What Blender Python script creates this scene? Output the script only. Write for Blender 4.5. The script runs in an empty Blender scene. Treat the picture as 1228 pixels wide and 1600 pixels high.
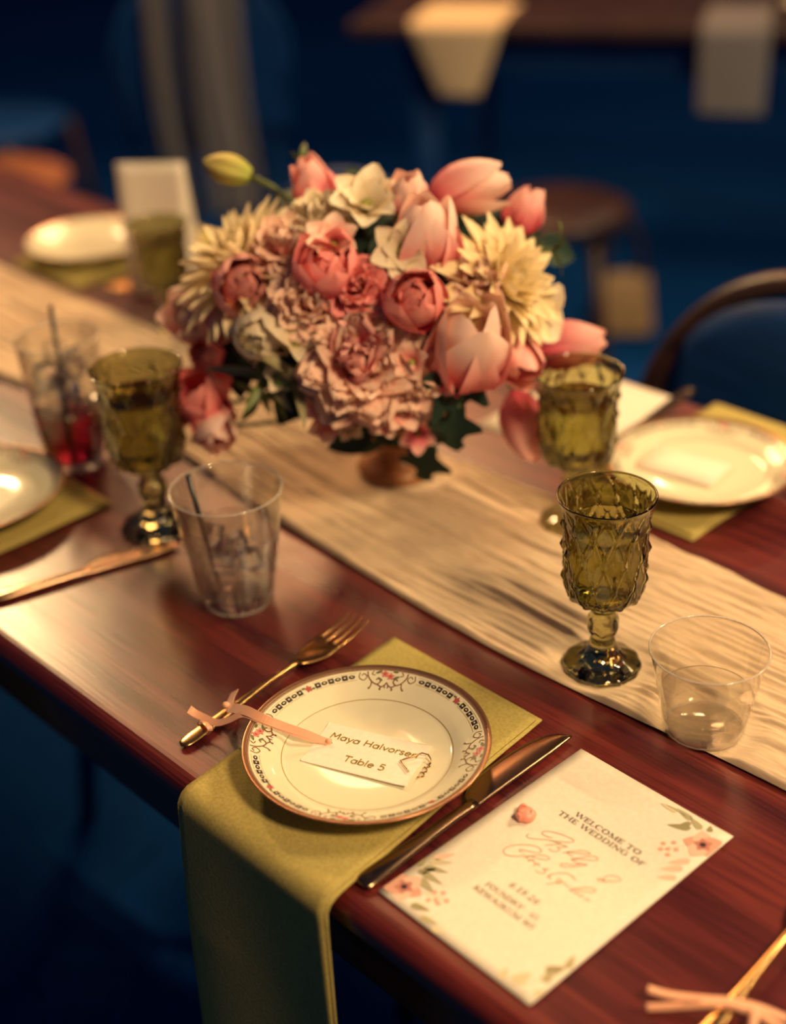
import bpy, math, random
import numpy as np
from mathutils import Vector, Matrix
R = math.radians
PI = math.pi
sin, cos = math.sin, math.cos
SC = bpy.context.scene
COL = SC.collection
rng = random.Random(7)
TZ = 0.75                      # table top height

# ------------------------------------------------------------------ camera
# World: X along the table, Y across it (towards the far guests), Z up; the
# photographer stands at the near side, 0.62 m above the table top.
CAM = Vector((0, 0, TZ + 0.623))
_ya = R(-47.7)
def _cam_axes():
    p, r = R(29.75), R(-3.0)
    f = Vector((0, cos(p), -sin(p))); ri = Vector((1, 0, 0)); up = Vector((0, sin(p), cos(p)))
    r2 = cos(r) * ri + sin(r) * up; u2 = -sin(r) * ri + cos(r) * up
    U = Vector((cos(_ya), sin(_ya), 0)); V = Vector((-U.y, U.x, 0))
    w = lambda a: Vector((a.x * U.x + a.y * U.y, a.x * V.x + a.y * V.y, a.z))
    return w(f), w(r2), w(u2)
FW, RT, UP = _cam_axes()
cd = bpy.data.cameras.new('camera')
cam = bpy.data.objects.new('camera', cd); COL.objects.link(cam)
cd.sensor_fit = 'VERTICAL'; cd.sensor_height = 56.36; cd.sensor_width = 43.26; cd.lens = 80
cd.clip_start = 0.02; cd.clip_end = 60
cd.dof.use_dof = True; cd.dof.focus_distance = 0.962; cd.dof.aperture_fstop = 3.4
cam.matrix_world = Matrix(((RT.x, UP.x, -FW.x, CAM.x), (RT.y, UP.y, -FW.y, CAM.y), (RT.z, UP.z, -FW.z, CAM.z), (0, 0, 0, 1)))
SC.camera = cam

# ------------------------------------------------------------------ world, lights, exposure
SC.view_settings.view_transform = 'Standard'; SC.view_settings.look = 'None'
SC.view_settings.exposure = 0.0; SC.view_settings.gamma = 1.0
SC.view_settings.use_curve_mapping = False
SC.cycles.max_bounces = 14; SC.cycles.transmission_bounces = 14; SC.cycles.transparent_max_bounces = 12
SC.cycles.glossy_bounces = 5; SC.cycles.diffuse_bounces = 4
SC.cycles.sample_clamp_indirect = 6.0
w = bpy.data.worlds.new('night_room'); SC.world = w; w.use_nodes = True
bg = w.node_tree.nodes['Background']
bg.inputs[0].default_value = (0.020, 0.027, 0.052, 1); bg.inputs[1].default_value = 1.0

WARM = (1.0, 0.70, 0.36)
def area_light(name, loc, target, size, power, color=WARM, shape='DISK'):
    ld = bpy.data.lights.new(name, 'AREA'); ld.shape = shape; ld.size = size
    ld.energy = power; ld.color = color
    o = bpy.data.objects.new(name, ld); COL.objects.link(o)
    o.location = loc
    o.rotation_euler = (Vector(target) - Vector(loc)).to_track_quat('-Z', 'Y').to_euler()
    return o
def bulb(name, loc, power, radius=0.03, color=WARM):
    ld = bpy.data.lights.new(name, 'POINT'); ld.energy = power; ld.shadow_soft_size = radius; ld.color = color
    o = bpy.data.objects.new(name, ld); COL.objects.link(o); o.location = loc
    return o
# row of chandelier bulbs above the far side of the table (the main light)
for k in range(5):
    bulb('chandelier_bulb', (-0.22 + 0.16 * k, 2.0 + 0.03 * (k % 2), TZ + 1.42), 28, 0.035)
# a lamp further down the room, mirrored in the varnish at the left
area_light('far_lamp', (-3.35, 1.42, TZ + 1.62), (-0.9, 0.6, TZ), 0.30, 48, (1.0, 0.64, 0.30))
area_light('far_lamp', (-2.60, 2.25, TZ + 1.72), (-0.8, 0.7, TZ), 0.9, 46, (1.0, 0.48, 0.20))
# added fill light, unseen at the right, brightening the fronts of the flowers
area_light('flower_fill', (0.95, 0.50, TZ + 1.75), (-0.75, 0.72, TZ + 0.1), 0.45, 56, (1.0, 0.66, 0.34))
# lamp above the other table
bulb('far_table_bulb', (-2.2, 3.5, TZ + 1.1), 7, 0.05)

# ------------------------------------------------------------------ helpers
def back(px, py, z=0.0):
    """the point at height z above the table top that the photo shows at pixel (px, py)"""
    d = FW + ((px - 614) / 2271) * RT - ((py - 800) / 2271) * UP
    t = (z - 0.623) / d.z
    return CAM + t * d
def ray(px, py):
    return (FW + ((px - 614) / 2271) * RT - ((py - 800) / 2271) * UP)

def link(name, me, mats=None, parent=None):
    o = bpy.data.objects.new(name, me); COL.objects.link(o)
    if parent is not None: o.parent = parent
    if mats is not None:
        for m in (mats if isinstance(mats, (list, tuple)) else [mats]): me.materials.append(m)
    return o
def mesh(name, verts, faces, mat=None, parent=None, smooth=True, uv=None, mi=None):
    me = bpy.data.meshes.new(name)
    me.from_pydata([tuple(v) for v in verts], [], faces)
    if smooth: me.polygons.foreach_set('use_smooth', [True] * len(me.polygons))
    if uv is not None:
        l = me.uv_layers.new(name='uv')
        idx = np.empty(len(me.loops), dtype=np.int32); me.loops.foreach_get('vertex_index', idx)
        l.data.foreach_set('uv', np.asarray(uv, dtype=np.float32)[idx].ravel())
    if mi is not None: me.polygons.foreach_set('material_index', mi)
    me.update()
    return link(name, me, mat, parent)
def thing(name, label, cat, loc=(0, 0, 0), rotz=0, group=None):
    o = bpy.data.objects.new(name, None); COL.objects.link(o)
    o.empty_display_size = 0.02
    o.location = loc; o.rotation_euler = (0, 0, rotz)
    tag(o, label, cat, group); return o
def tag(o, label, cat, group=None):
    o['label'] = label; o['category'] = cat
    if group: o['group'] = group
    return o
def struct(o):
    o['kind'] = 'structure'; return o
def grid(nu, nv, fn, closed_u=False):
    V = []; F = []; UVs = []
    for i in range(nu):
        for j in range(nv):
            u = i / (nu if closed_u else nu - 1); v = j / (nv - 1)
            V.append(fn(u, v)); UVs.append((u, v))
    n = nu if closed_u else nu - 1
    for i in range(n):
        for j in range(nv - 1):
            a = i * nv + j; b = ((i + 1) % nu) * nv + j
            F.append((a, b, b + 1, a + 1))
    return V, F, UVs
def lathe(prof, seg=48, rfun=None, cap0=False, cap1=False):
    V = []; F = []
    n = len(prof)
    for i in range(seg):
        t = 2 * PI * i / seg
        for (r, z) in prof:
            rr = rfun(r, z, t) if rfun else r
            V.append((rr * cos(t), rr * sin(t), z))
    for i in range(seg):
        for j in range(n - 1):
            a = i * n + j; b = ((i + 1) % seg) * n + j
            F.append((a, b, b + 1, a + 1))
    if cap0: F.append(tuple(i * n for i in range(seg))[::-1])
    if cap1: F.append(tuple(i * n + n - 1 for i in range(seg)))
    return V, F
def tube(pts, rad, seg=8, flat=1.0):
    pts = [Vector(p) for p in pts]; n = len(pts)
    rad = rad if isinstance(rad, (list, tuple)) else [rad] * n
    V = []; F = []
    up = Vector((0.123, 0.05, 1)).normalized()
    N = None
    for i in range(n):
        t = (pts[min(i + 1, n - 1)] - pts[max(i - 1, 0)]).normalized()
        if N is None:
            N = t.cross(up)
            if N.length < 0.1: N = t.cross(Vector((1, 0, 0)))
            N.normalize()
        else:
            N = (N - t * N.dot(t)).normalized()
        B = t.cross(N)
        for k in range(seg):
            a = 2 * PI * k / seg
            V.append(pts[i] + rad[i] * (cos(a) * N + flat * sin(a) * B))
    for i in range(n - 1):
        for k in range(seg):
            k2 = (k + 1) % seg
            F.append((i * seg + k, i * seg + k2, (i + 1) * seg + k2, (i + 1) * seg + k))
    F.append(tuple(range(seg))[::-1]); F.append(tuple((n - 1) * seg + k for k in range(seg)))
    return V, F
def box(cx, cy, cz, sx, sy, sz, ry=0):
    V = []
    for x in (-1, 1):
        for y in (-1, 1):
            for z in (-1, 1): V.append((cx + x * sx / 2, cy + y * sy / 2, cz + z * sz / 2))
    F = [(0, 1, 3, 2), (4, 6, 7, 5), (0, 4, 5, 1), (2, 3, 7, 6), (0, 2, 6, 4), (1, 5, 7, 3)]
    return V, F
def join(*vf):
    V = []; F = []
    for v, f in vf:
        o = len(V); V += list(v); F += [tuple(i + o for i in q) for q in f]
    return V, F
def bevel(o, wd, seg=2):
    m = o.modifiers.new('bevel', 'BEVEL'); m.width = wd; m.segments = seg; m.limit_method = 'ANGLE'; m.angle_limit = R(40); return o
def solid(o, th, off=-1):
    m = o.modifiers.new('solid', 'SOLIDIFY'); m.thickness = th; m.offset = off; return o
def spline(pts, n=6):
    """Catmull-Rom through pts (any dimension)"""
    P = [np.array(p, float) for p in pts]
    P = [2 * P[0] - P[1]] + P + [2 * P[-1] - P[-2]]
    out = []
    for i in range(1, len(P) - 2):
        for k in range(n):
            t = k / n
            a, b, c, d = P[i - 1], P[i], P[i + 1], P[i + 2]
            out.append(0.5 * (2 * b + (c - a) * t + (2 * a - 5 * b + 4 * c - d) * t * t + (-a + 3 * b - 3 * c + d) * t ** 3))
    out.append(P[-2])
    return out
def frame(z, x=None):
    """rotation whose local Z is the given axis"""
    z = Vector(z).normalized()
    x = Vector(x) if x is not None else Vector((0, 0, 1)).cross(z)
    if x.length < 1e-3: x = Vector((1, 0, 0))
    x = (x - z * x.dot(z)).normalized(); y = z.cross(x)
    return Matrix(((x.x, y.x, z.x), (x.y, y.y, z.y), (x.z, y.z, z.z)))

# ------------------------------------------------------------------ materials
def mat(name, color=(0.5, 0.5, 0.5), rough=0.5, metal=0.0, spec=0.5, **kw):
    m = bpy.data.materials.new(name); m.use_nodes = True
    b = m.node_tree.nodes['Principled BSDF']
    b.inputs['Base Color'].default_value = (*color, 1); b.inputs['Roughness'].default_value = rough
    b.inputs['Metallic'].default_value = metal; b.inputs['Specular IOR Level'].default_value = spec
    for k, v in kw.items():
        b.inputs[k.replace('_', ' ')].default_value = v
    return m
def N(m, t, **kw):
    n = m.node_tree.nodes.new(t)
    for k, v in kw.items(): setattr(n, k, v)
    return n
def L(m, a, b): m.node_tree.links.new(a, b)
def ramp(m, stops):
    n = N(m, 'ShaderNodeValToRGB'); e = n.color_ramp.elements
    while len(e) < len(stops): e.new(0.5)
    for el, (p, c) in zip(e, stops): el.position = p; el.color = (*c, 1)
    return n
def noisy(m, c1, c2, scale=(20, 20, 20), detail=6, lo=0.35, hi=0.65, bump=0.0, dist=0.001, rough=None, warp=0.0):
    b = m.node_tree.nodes['Principled BSDF']
    tc = N(m, 'ShaderNodeTexCoord'); mp = N(m, 'ShaderNodeMapping'); mp.inputs['Scale'].default_value = scale
    nz = N(m, 'ShaderNodeTexNoise'); nz.inputs['Scale'].default_value = 1.0; nz.inputs['Detail'].default_value = detail
    nz.inputs['Distortion'].default_value = warp
    L(m, tc.outputs['Object'], mp.inputs[0]); L(m, mp.outputs[0], nz.inputs['Vector'])
    r = ramp(m, [(lo, c1), (hi, c2)]); L(m, nz.outputs['Fac'], r.inputs[0]); L(m, r.outputs[0], b.inputs['Base Color'])
    if bump:
        bp = N(m, 'ShaderNodeBump'); bp.inputs['Strength'].default_value = bump; bp.inputs['Distance'].default_value = dist
        L(m, nz.outputs['Fac'], bp.inputs['Height']); L(m, bp.outputs[0], b.inputs['Normal'])
    return m

M = {}
# varnished mahogany: long grain streaks along X, fine pores
def wood():
    m = mat('mahogany_varnish', (0.10, 0.03, 0.015), 0.3)
    b = m.node_tree.nodes['Principled BSDF']
    tc = N(m, 'ShaderNodeTexCoord')
    mp = N(m, 'ShaderNodeMapping'); mp.inputs['Scale'].default_value = (2.2, 42, 42)
    n1 = N(m, 'ShaderNodeTexNoise'); n1.inputs['Scale'].default_value = 1; n1.inputs['Detail'].default_value = 7; n1.inputs['Distortion'].default_value = 0.6
    mp2 = N(m, 'ShaderNodeMapping'); mp2.inputs['Scale'].default_value = (14, 420, 420)
    n2 = N(m, 'ShaderNodeTexNoise'); n2.inputs['Scale'].default_value = 1; n2.inputs['Detail'].default_value = 3
    L(m, tc.outputs['Object'], mp.inputs[0]); L(m, tc.outputs['Object'], mp2.inputs[0])
    L(m, mp.outputs[0], n1.inputs['Vector']); L(m, mp2.outputs[0], n2.inputs['Vector'])
    r1 = ramp(m, [(0.30, (0.038, 0.006, 0.010)), (0.52, (0.095, 0.012, 0.014)), (0.72, (0.18, 0.026, 0.019))])
    r2 = ramp(m, [(0.38, (0.45, 0.42, 0.42)), (0.56, (1, 1, 1))])
    L(m, n1.outputs['Fac'], r1.inputs[0]); L(m, n2.outputs['Fac'], r2.inputs[0])
    mx = N(m, 'ShaderNodeMix', data_type='RGBA', blend_type='MULTIPLY'); mx.inputs['Factor'].default_value = 0.75
    L(m, r1.outputs[0], mx.inputs[6]); L(m, r2.outputs[0], mx.inputs[7]); L(m, mx.outputs[2], b.inputs['Base Color'])
    rr = N(m, 'ShaderNodeMapRange'); rr.inputs['To Min'].default_value = 0.22; rr.inputs['To Max'].default_value = 0.36
    L(m, n1.outputs['Fac'], rr.inputs['Value']); L(m, rr.outputs[0], b.inputs['Roughness'])
    bp = N(m, 'ShaderNodeBump'); bp.inputs['Strength'].default_value = 0.12; bp.inputs['Distance'].default_value = 0.0006
    L(m, n2.outputs['Fac'], bp.inputs['Height']); L(m, bp.outputs[0], b.inputs['Normal'])
    return m
M['wood'] = wood()
M['floor'] = noisy(mat('navy_carpet', rough=0.95, spec=0.05), (0.003, 0.045, 0.19), (0.005, 0.062, 0.26), (60, 60, 60))
M['seam'] = mat('carpet_seam', (0.002, 0.03, 0.06), 0.95, spec=0.05)
M['wall'] = mat('navy_paint', (0.004, 0.07, 0.12), 0.9, spec=0.05)
M['chair_black'] = noisy(mat('navy_black_lacquer', rough=0.55, spec=0.12), (0.003, 0.030, 0.13), (0.005, 0.04, 0.17), (8, 8, 80))
M['chair_brown'] = noisy(mat('brown_bentwood', rough=0.38, spec=0.4), (0.022, 0.011, 0.014), (0.042, 0.019, 0.019), (9, 9, 90))
M['stool_wood'] = noisy(mat('orange_brown_wood', rough=0.4), (0.24, 0.085, 0.04), (0.32, 0.125, 0.06), (6, 60, 60))
M['chair_tan'] = noisy(mat('tan_seat', rough=0.5), (0.30, 0.19, 0.09), (0.38, 0.25, 0.12), (30, 30, 30))
M['napkin'] = noisy(mat('olive_linen', rough=0.9, spec=0.1), (0.36, 0.30, 0.092), (0.46, 0.375, 0.125), (500, 500, 500), 3, bump=0.25, dist=0.0006)
M['runner'] = noisy(mat('cream_gauze', rough=0.95, spec=0.05), (0.56, 0.43, 0.29), (0.66, 0.52, 0.36), (60, 500, 200), 4, bump=0.35, dist=0.0010)
M['paper'] = noisy(mat('ivory_paper', rough=0.75, spec=0.15), (0.75, 0.69, 0.57), (0.80, 0.74, 0.62), (300, 300, 300), 4, bump=0.06, dist=0.0004)
M['tagpaper'] = noisy(mat('blush_card', rough=0.7, spec=0.15), (0.84, 0.73, 0.60), (0.88, 0.78, 0.64), (300, 300, 300), 4)
M['china'] = mat('ivory_china', (0.76, 0.72, 0.52), 0.12, spec=0.5, Coat_Weight=0.4, Coat_Roughness=0.05)
M['gilt'] = mat('gilt_rim', (0.42, 0.22, 0.12), 0.28, 0.75)
M['giltline'] = mat('gilt_line', (0.45, 0.30, 0.13), 0.4, 0.2)
M['deco_black'] = mat('transfer_black', (0.035, 0.03, 0.032), 0.35)
M['deco_brown'] = mat('transfer_brown', (0.20, 0.085, 0.045), 0.35)
M['deco_pink'] = mat('transfer_pink', (0.62, 0.20, 0.17), 0.35)
M['deco_red'] = mat('transfer_red', (0.42, 0.09, 0.09), 0.35)
M['deco_green'] = mat('transfer_green', (0.16, 0.16, 0.07), 0.35)
M['deco_cream'] = mat('transfer_cream', (0.74, 0.60, 0.34), 0.35)
M['gold'] = mat('brushed_gold', (0.52, 0.30, 0.12), 0.24, 1.0)
M['steel'] = mat('warm_steel', (0.30, 0.19, 0.12), 0.22, 1.0)
M['goldink'] = mat('gold_ink', (0.27, 0.19, 0.014), 0.5)
M['ink'] = mat('dark_ink', (0.060, 0.034, 0.022), 0.7)
M['inklight'] = mat('olive_ink', (0.16, 0.125, 0.06), 0.7)
M['script'] = mat('rose_gold_ink', (0.45, 0.25, 0.13), 0.6)
M['ribbon'] = mat('blush_ribbon', (0.80, 0.40, 0.24), 0.45, Sheen_Weight=0.3)
M['straw'] = mat('black_straw', (0.012, 0.012, 0.014), 0.35)
M['vase'] = noisy(mat('amber_wood', rough=0.35), (0.28, 0.10, 0.035), (0.45, 0.20, 0.07), (12, 12, 60))
M['grey_cloth'] = mat('grey_cloth', (0.15, 0.145, 0.16), 0.95, spec=0.05)
M['cream_cloth'] = mat('cream_cloth', (0.62, 0.48, 0.30), 0.95, spec=0.05)
def glass(name, color, ior=1.5, rough=0.0):
    m = bpy.data.materials.new(name); m.use_nodes = True
    b = m.node_tree.nodes['Principled BSDF']
    b.inputs['Base Color'].default_value = (*color, 1); b.inputs['Roughness'].default_value = rough
    b.inputs['IOR'].default_value = ior; b.inputs['Transmission Weight'].default_value = 1.0
    return m
M['green_glass'] = glass('olive_green_glass', (0.47, 0.46, 0.225))
def thin_clear(name, tint, ior, clear):
    """thin clear wall: mostly lets light straight through, Fresnel gloss on top, part true refraction"""
    m = bpy.data.materials.new(name); m.use_nodes = True; nt = m.node_tree; nt.nodes.clear()
    out = N(m, 'ShaderNodeOutputMaterial'); tr = N(m, 'ShaderNodeBsdfTransparent'); tr.inputs[0].default_value = (*tint, 1)
    gl = N(m, 'ShaderNodeBsdfGlossy'); gl.inputs['Roughness'].default_value = 0.03; gl.inputs['Color'].default_value = (1, 1, 1, 1)
    fr = N(m, 'ShaderNodeFresnel'); ge = N(m, 'ShaderNodeNewGeometry'); mr = N(m, 'ShaderNodeMapRange')
    mr.inputs['To Min'].default_value = ior; mr.inputs['To Max'].default_value = 1 / ior      # same gloss on both faces of the thin wall
    L(m, ge.outputs['Backfacing'], mr.inputs['Value']); L(m, mr.outputs[0], fr.inputs['IOR'])
    mx = N(m, 'ShaderNodeMixShader'); L(m, fr.outputs[0], mx.inputs[0]); L(m, tr.outputs[0], mx.inputs[1]); L(m, gl.outputs[0], mx.inputs[2])
    rf = N(m, 'ShaderNodeBsdfGlass'); rf.inputs['IOR'].default_value = ior; rf.inputs['Color'].default_value = (*tint, 1); rf.inputs['Roughness'].default_value = 0.0
    m2 = N(m, 'ShaderNodeMixShader'); m2.inputs[0].default_value = clear; L(m, rf.outputs[0], m2.inputs[1]); L(m, mx.outputs[0], m2.inputs[2])
    L(m, m2.outputs[0], out.inputs['Surface']); return m
M['clear_glass'] = thin_clear('clear_glass', (0.97, 0.97, 0.95), 1.5, 0.85)
M['rim_glass'] = mat('clear_rim', (0.95, 0.92, 0.86), 0.08, Transmission_Weight=0.75)
M['plastic'] = thin_clear('clear_plastic', (0.985, 0.98, 0.96), 1.45, 0.92)
M['water'] = thin_clear('clear_water', (0.985, 0.985, 0.97), 1.33, 0.72)
M['wine'] = glass('pale_wine', (0.95, 0.92, 0.70), 1.33)
M['red_drink'] = glass('red_drink', (0.28, 0.012, 0.035), 1.33)
M['ice'] = glass('ice', (0.95, 0.96, 0.97), 1.31, 0.12)

def petal_mat(name, base, tip, mid=None, back=0.22):
    """petals: base-to-tip colour, thin enough to let light through"""
    m = bpy.data.materials.new(name); m.use_nodes = True
    nt = m.node_tree; b = nt.nodes['Principled BSDF']; out = nt.nodes['Material Output']
    uv = N(m, 'ShaderNodeUVMap'); sp = N(m, 'ShaderNodeSeparateXYZ'); L(m, uv.outputs[0], sp.inputs[0])
    nz = N(m, 'ShaderNodeTexNoise'); nz.inputs['Scale'].default_value = 6
    ad = N(m, 'ShaderNodeMath', operation='MULTIPLY_ADD'); ad.inputs[1].default_value = 0.35
    L(m, nz.outputs['Fac'], ad.inputs[0]); L(m, sp.outputs[0], ad.inputs[2])
    mid = mid or tuple((a + c) / 2 for a, c in zip(base, tip))
    r = ramp(m, [(0.22, base), (0.62, mid), (1.0, tip)]); L(m, ad.outputs[0], r.inputs[0])
    L(m, r.outputs[0], b.inputs['Base Color']); b.inputs['Roughness'].default_value = 0.6
    b.inputs['Specular IOR Level'].default_value = 0.25
    tr = N(m, 'ShaderNodeBsdfTranslucent'); L(m, r.outputs[0], tr.inputs['Color'])
    mx = N(m, 'ShaderNodeMixShader'); mx.inputs[0].default_value = back
    L(m, b.outputs[0], mx.inputs[1]); L(m, tr.outputs[0], mx.inputs[2]); L(m, mx.outputs[0], out.inputs['Surface'])
    return m
PINK = (0.78, 0.20, 0.18); PALE = (0.88, 0.50, 0.38); ROSE = (0.62, 0.08, 0.10); CREAM = (0.86, 0.72, 0.46); WHITE = (0.86, 0.76, 0.58)
M['p_tulip'] = petal_mat('pink_tulip_petal', (0.72, 0.06, 0.13), (0.94, 0.52, 0.47), (0.87, 0.24, 0.28))
M['p_deep'] = petal_mat('deep_pink_petal', (0.62, 0.05, 0.10), (0.90, 0.34, 0.32), (0.80, 0.14, 0.18))
M['p_pale'] = petal_mat('pale_pink_petal', (0.82, 0.15, 0.22), (0.95, 0.70, 0.60), (0.90, 0.40, 0.38))
M['p_peach'] = petal_mat('blush_cream_petal', (0.84, 0.14, 0.18), (0.95, 0.68, 0.54), (0.92, 0.44, 0.37))
M['p_cream'] = petal_mat('cream_petal', (0.80, 0.62, 0.30), (0.90, 0.77, 0.48), (0.87, 0.72, 0.42))
M['p_white'] = petal_mat('white_petal', (0.66, 0.62, 0.34), (0.88, 0.78, 0.58), (0.84, 0.72, 0.50))
M['p_mauve'] = petal_mat('mauve_petal', (0.55, 0.12, 0.15), (0.80, 0.36, 0.33), (0.68, 0.22, 0.22))
M['p_ranun'] = petal_mat('ranunculus_petal', (0.66, 0.07, 0.12), (0.86, 0.34, 0.31), (0.78, 0.17, 0.20))
M['bud'] = petal_mat('lily_bud_skin', (0.36, 0.42, 0.08), (0.60, 0.48, 0.14), (0.52, 0.46, 0.12), 0.1)
M['stem'] = mat('green_stem', (0.10, 0.14, 0.035), 0.5)
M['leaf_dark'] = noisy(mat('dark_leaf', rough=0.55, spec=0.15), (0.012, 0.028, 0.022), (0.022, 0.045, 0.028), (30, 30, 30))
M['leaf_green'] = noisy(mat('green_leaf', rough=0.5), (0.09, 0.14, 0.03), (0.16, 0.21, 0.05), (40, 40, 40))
M['leaf_sage'] = noisy(mat('sage_leaf', rough=0.6), (0.20, 0.19, 0.09), (0.32, 0.29, 0.15), (40, 40, 40))
M['centre'] = mat('green_flower_centre', (0.32, 0.32, 0.08), 0.6)
M['petal_candy'] = mat('pink_petal_curl', (0.88, 0.36, 0.27), 0.35, Subsurface_Weight=0.3, Subsurface_Radius=(0.004, 0.002, 0.001))
M['wc_pink'] = mat('printed_coral', (0.66, 0.35, 0.26), 0.75)
M['wc_rose'] = mat('printed_rose', (0.52, 0.20, 0.15), 0.75)
M['wc_pale'] = mat('printed_blush', (0.74, 0.51, 0.39), 0.75)
M['wc_green'] = mat('printed_sage', (0.40, 0.36, 0.20), 0.75)
M['wc_olive'] = mat('printed_olive', (0.29, 0.26, 0.13), 0.75)
M['wc_light'] = mat('printed_pale_sage', (0.60, 0.53, 0.34), 0.75)
M['wc_dark'] = mat('printed_dark_eye', (0.06, 0.03, 0.045), 0.75)

# ------------------------------------------------------------------ setting
V, F = box(-1.8, 2.0, -0.03, 12, 11, 0.06)
floor = struct(mesh('floor', V, F, M['floor'], smooth=False))
for k in range(5):
    V, F = box(-1.8, -2.2 + 1.9 * k, 0.001, 11.6, 0.012, 0.004)
    mesh('carpet_seam', V, F, M['seam'], floor, smooth=False)
V, F = box(-1.8, 7.4, 1.4, 12, 0.12, 2.8); struct(mesh('wall_back', V, F, M['wall'], smooth=False))
V, F = box(-7.7, 2.0, 1.4, 0.12, 10.8, 2.8); struct(mesh('wall_left', V, F, M['wall'], smooth=False))
V, F = box(-1.8, 7.32, 0.06, 11.7, 0.03, 0.12); struct(mesh('baseboard_back', V, F, M['chair_black'], smooth=False))

# ------------------------------------------------------------------ long dining table
YF, YB = 0.393, 1.082
tb = thing('dining_table', 'long mahogany dining table laid with place settings and cream runner', 'table', (0, 0, 0))
def top_profile():
    # nosed edge profile around the long sides, extruded along X
    th = 0.028; r = 0.012
    pts = []
    for a in range(0, 7):
        t = PI / 2 * a / 6; pts.append((YF + r - r * sin(t), TZ - r + r * cos(t)))
    pts += [(YF, TZ - 0.018), (YF + 0.006, TZ - 0.021), (YF + 0.006, TZ - th), (YB - 0.006, TZ - th), (YB - 0.006, TZ - 0.021), (YB, TZ - 0.018)]
    for a in range(6, -1, -1):
        t = PI / 2 * a / 6; pts.append((YB - r + r * sin(t), TZ - r + r * cos(t)))
    return pts
pp = top_profile(); n = len(pp)
V = [(x, y, z) for x in (-3.1, 0.5) for (y, z) in pp]
F = [(i, (i + 1) % n, n + (i + 1) % n, n + i) for i in range(n)] + [tuple(range(n))[::-1], tuple(range(n, 2 * n))]
mesh('tabletop', V, F, M['wood'], tb, smooth=False)
for nm, y in (('front_apron', YF + 0.05), ('back_apron', YB - 0.05)):
    V, F = box(-1.3, y, TZ - 0.028 - 0.045, 3.4, 0.022, 0.09); bevel(mesh(nm, V, F, M['wood'], tb, smooth=False), 0.003)
for x in (-3.02, 0.42):
    V, F = box(x, (YF + YB) / 2, TZ - 0.073, 0.022, 0.57, 0.09); mesh('end_apron', V, F, M['wood'], tb, smooth=False)
for x in (-2.98, 0.38):
    for y in (YF + 0.085, YB - 0.085):
        V, F = lathe([(0.028, 0), (0.022, 0.05), (0.03, 0.3), (0.034, 0.55), (0.036, TZ - 0.03)], 20, cap0=True, cap1=True)
        o = mesh('leg', V, F, M['wood'], tb); o.location = (x, y, 0)

# ------------------------------------------------------------------ gauze runner
def runner():
    nx, ny = 640, 190
    X0, X1 = -2.9, -0.22
    rg = np.random.RandomState(3)
    xs = np.linspace(X0, X1, nx); vs = np.linspace(0, 1, ny)
    def wav(x, seed, n=6, f0=3, f1=16):
        r2 = np.random.RandomState(seed); s = 0
        for k in range(n): s = s + r2.uniform(0.4, 1) * np.sin(x * r2.uniform(f0, f1) + r2.uniform(0, 6.28))
        return s / n ** 0.5
    front = 0.648 + 0.006 * wav(xs, 1) + 0.030 * np.exp(-((xs + 1.12) / 0.16) ** 2)
    backe = 0.834 + 0.006 * wav(xs, 2)
    Xg = np.repeat(xs[:, None], ny, 1)
    gather = 0.006 * wav(xs, 5)[:, None] * np.sin(PI * vs)[None, :]
    Yg = front[:, None] + (backe - front)[:, None] * vs[None, :] + gather
    z = np.zeros_like(Xg)
    t = Yg * 1000
    # crinkles: long sharp ridges along the runner, drifting sideways and fading
    def vnoise(a, b, seed):
        g = np.random.RandomState(seed).rand(64, 512)
        ia = np.floor(a).astype(int); ib = np.floor(b).astype(int); fa = a - ia; fb = b - ib
        fa = fa * fa * (3 - 2 * fa); fb = fb * fb * (3 - 2 * fb)
        q = lambda i, j: g[i % 64, j % 512]
        return (q(ia, ib) * (1 - fa) + q(ia + 1, ib) * fa) * (1 - fb) + (q(ia, ib + 1) * (1 - fa) + q(ia + 1, ib + 1) * fa) * fb
    lat = t + 5.0 * np.sin(Xg * 7.0 + Yg * 9) + 3.0 * np.sin(Xg * 17 + 1.3 + Yg * 30) + 14 * Xg
    for wl, ln, amp, sd in ((16.0, 0.17, 0.0044, 11), (8.0, 0.11, 0.0042, 12), (4.6, 0.08, 0.0026, 13), (3.2, 0.05, 0.0008, 14)):
        v_ = vnoise((Xg + 5) / ln, (lat + 40) / wl, sd)
        z += amp * (1 - np.abs(2 * v_ - 1)) ** 2.2 * (0.5 + vnoise((Xg + 5) / 0.12, (t + 10) / 45, sd + 20))
    edge = np.minimum(vs, 1 - vs)[None, :] * 185
    z += 0.0016 * np.exp(-((edge - 2.2) / 1.6) ** 2)
    z = z * np.clip(edge / 1.2, 0.15, 1) + 0.0012
    z = 0.013 * np.tanh(z / 0.013)
    # flattened under the things standing on it
    for (x, y, r) in ((-0.531, 0.678, 0.030), (-0.436, 0.669, 0.030), (-0.857, 0.788, 0.05)):
        d = np.hypot(Xg - x, Yg - y); kf = np.clip((d - r) / 0.014, 0, 1); z = 0.0022 * (1 - kf) + z * kf
    V = np.stack([Xg, Yg, z + TZ], -1).reshape(-1, 3)
    F = []
    for i in range(nx - 1):
        for j in range(ny - 1):
            a = i * ny + j; F.append((a, a + ny, a + ny + 1, a + 1))
    o = mesh('table_runner', V, F, M['runner'])
    tag(o, 'crinkled cream gauze runner along the middle of the mahogany table', 'runner')
    return o
runner()

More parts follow.
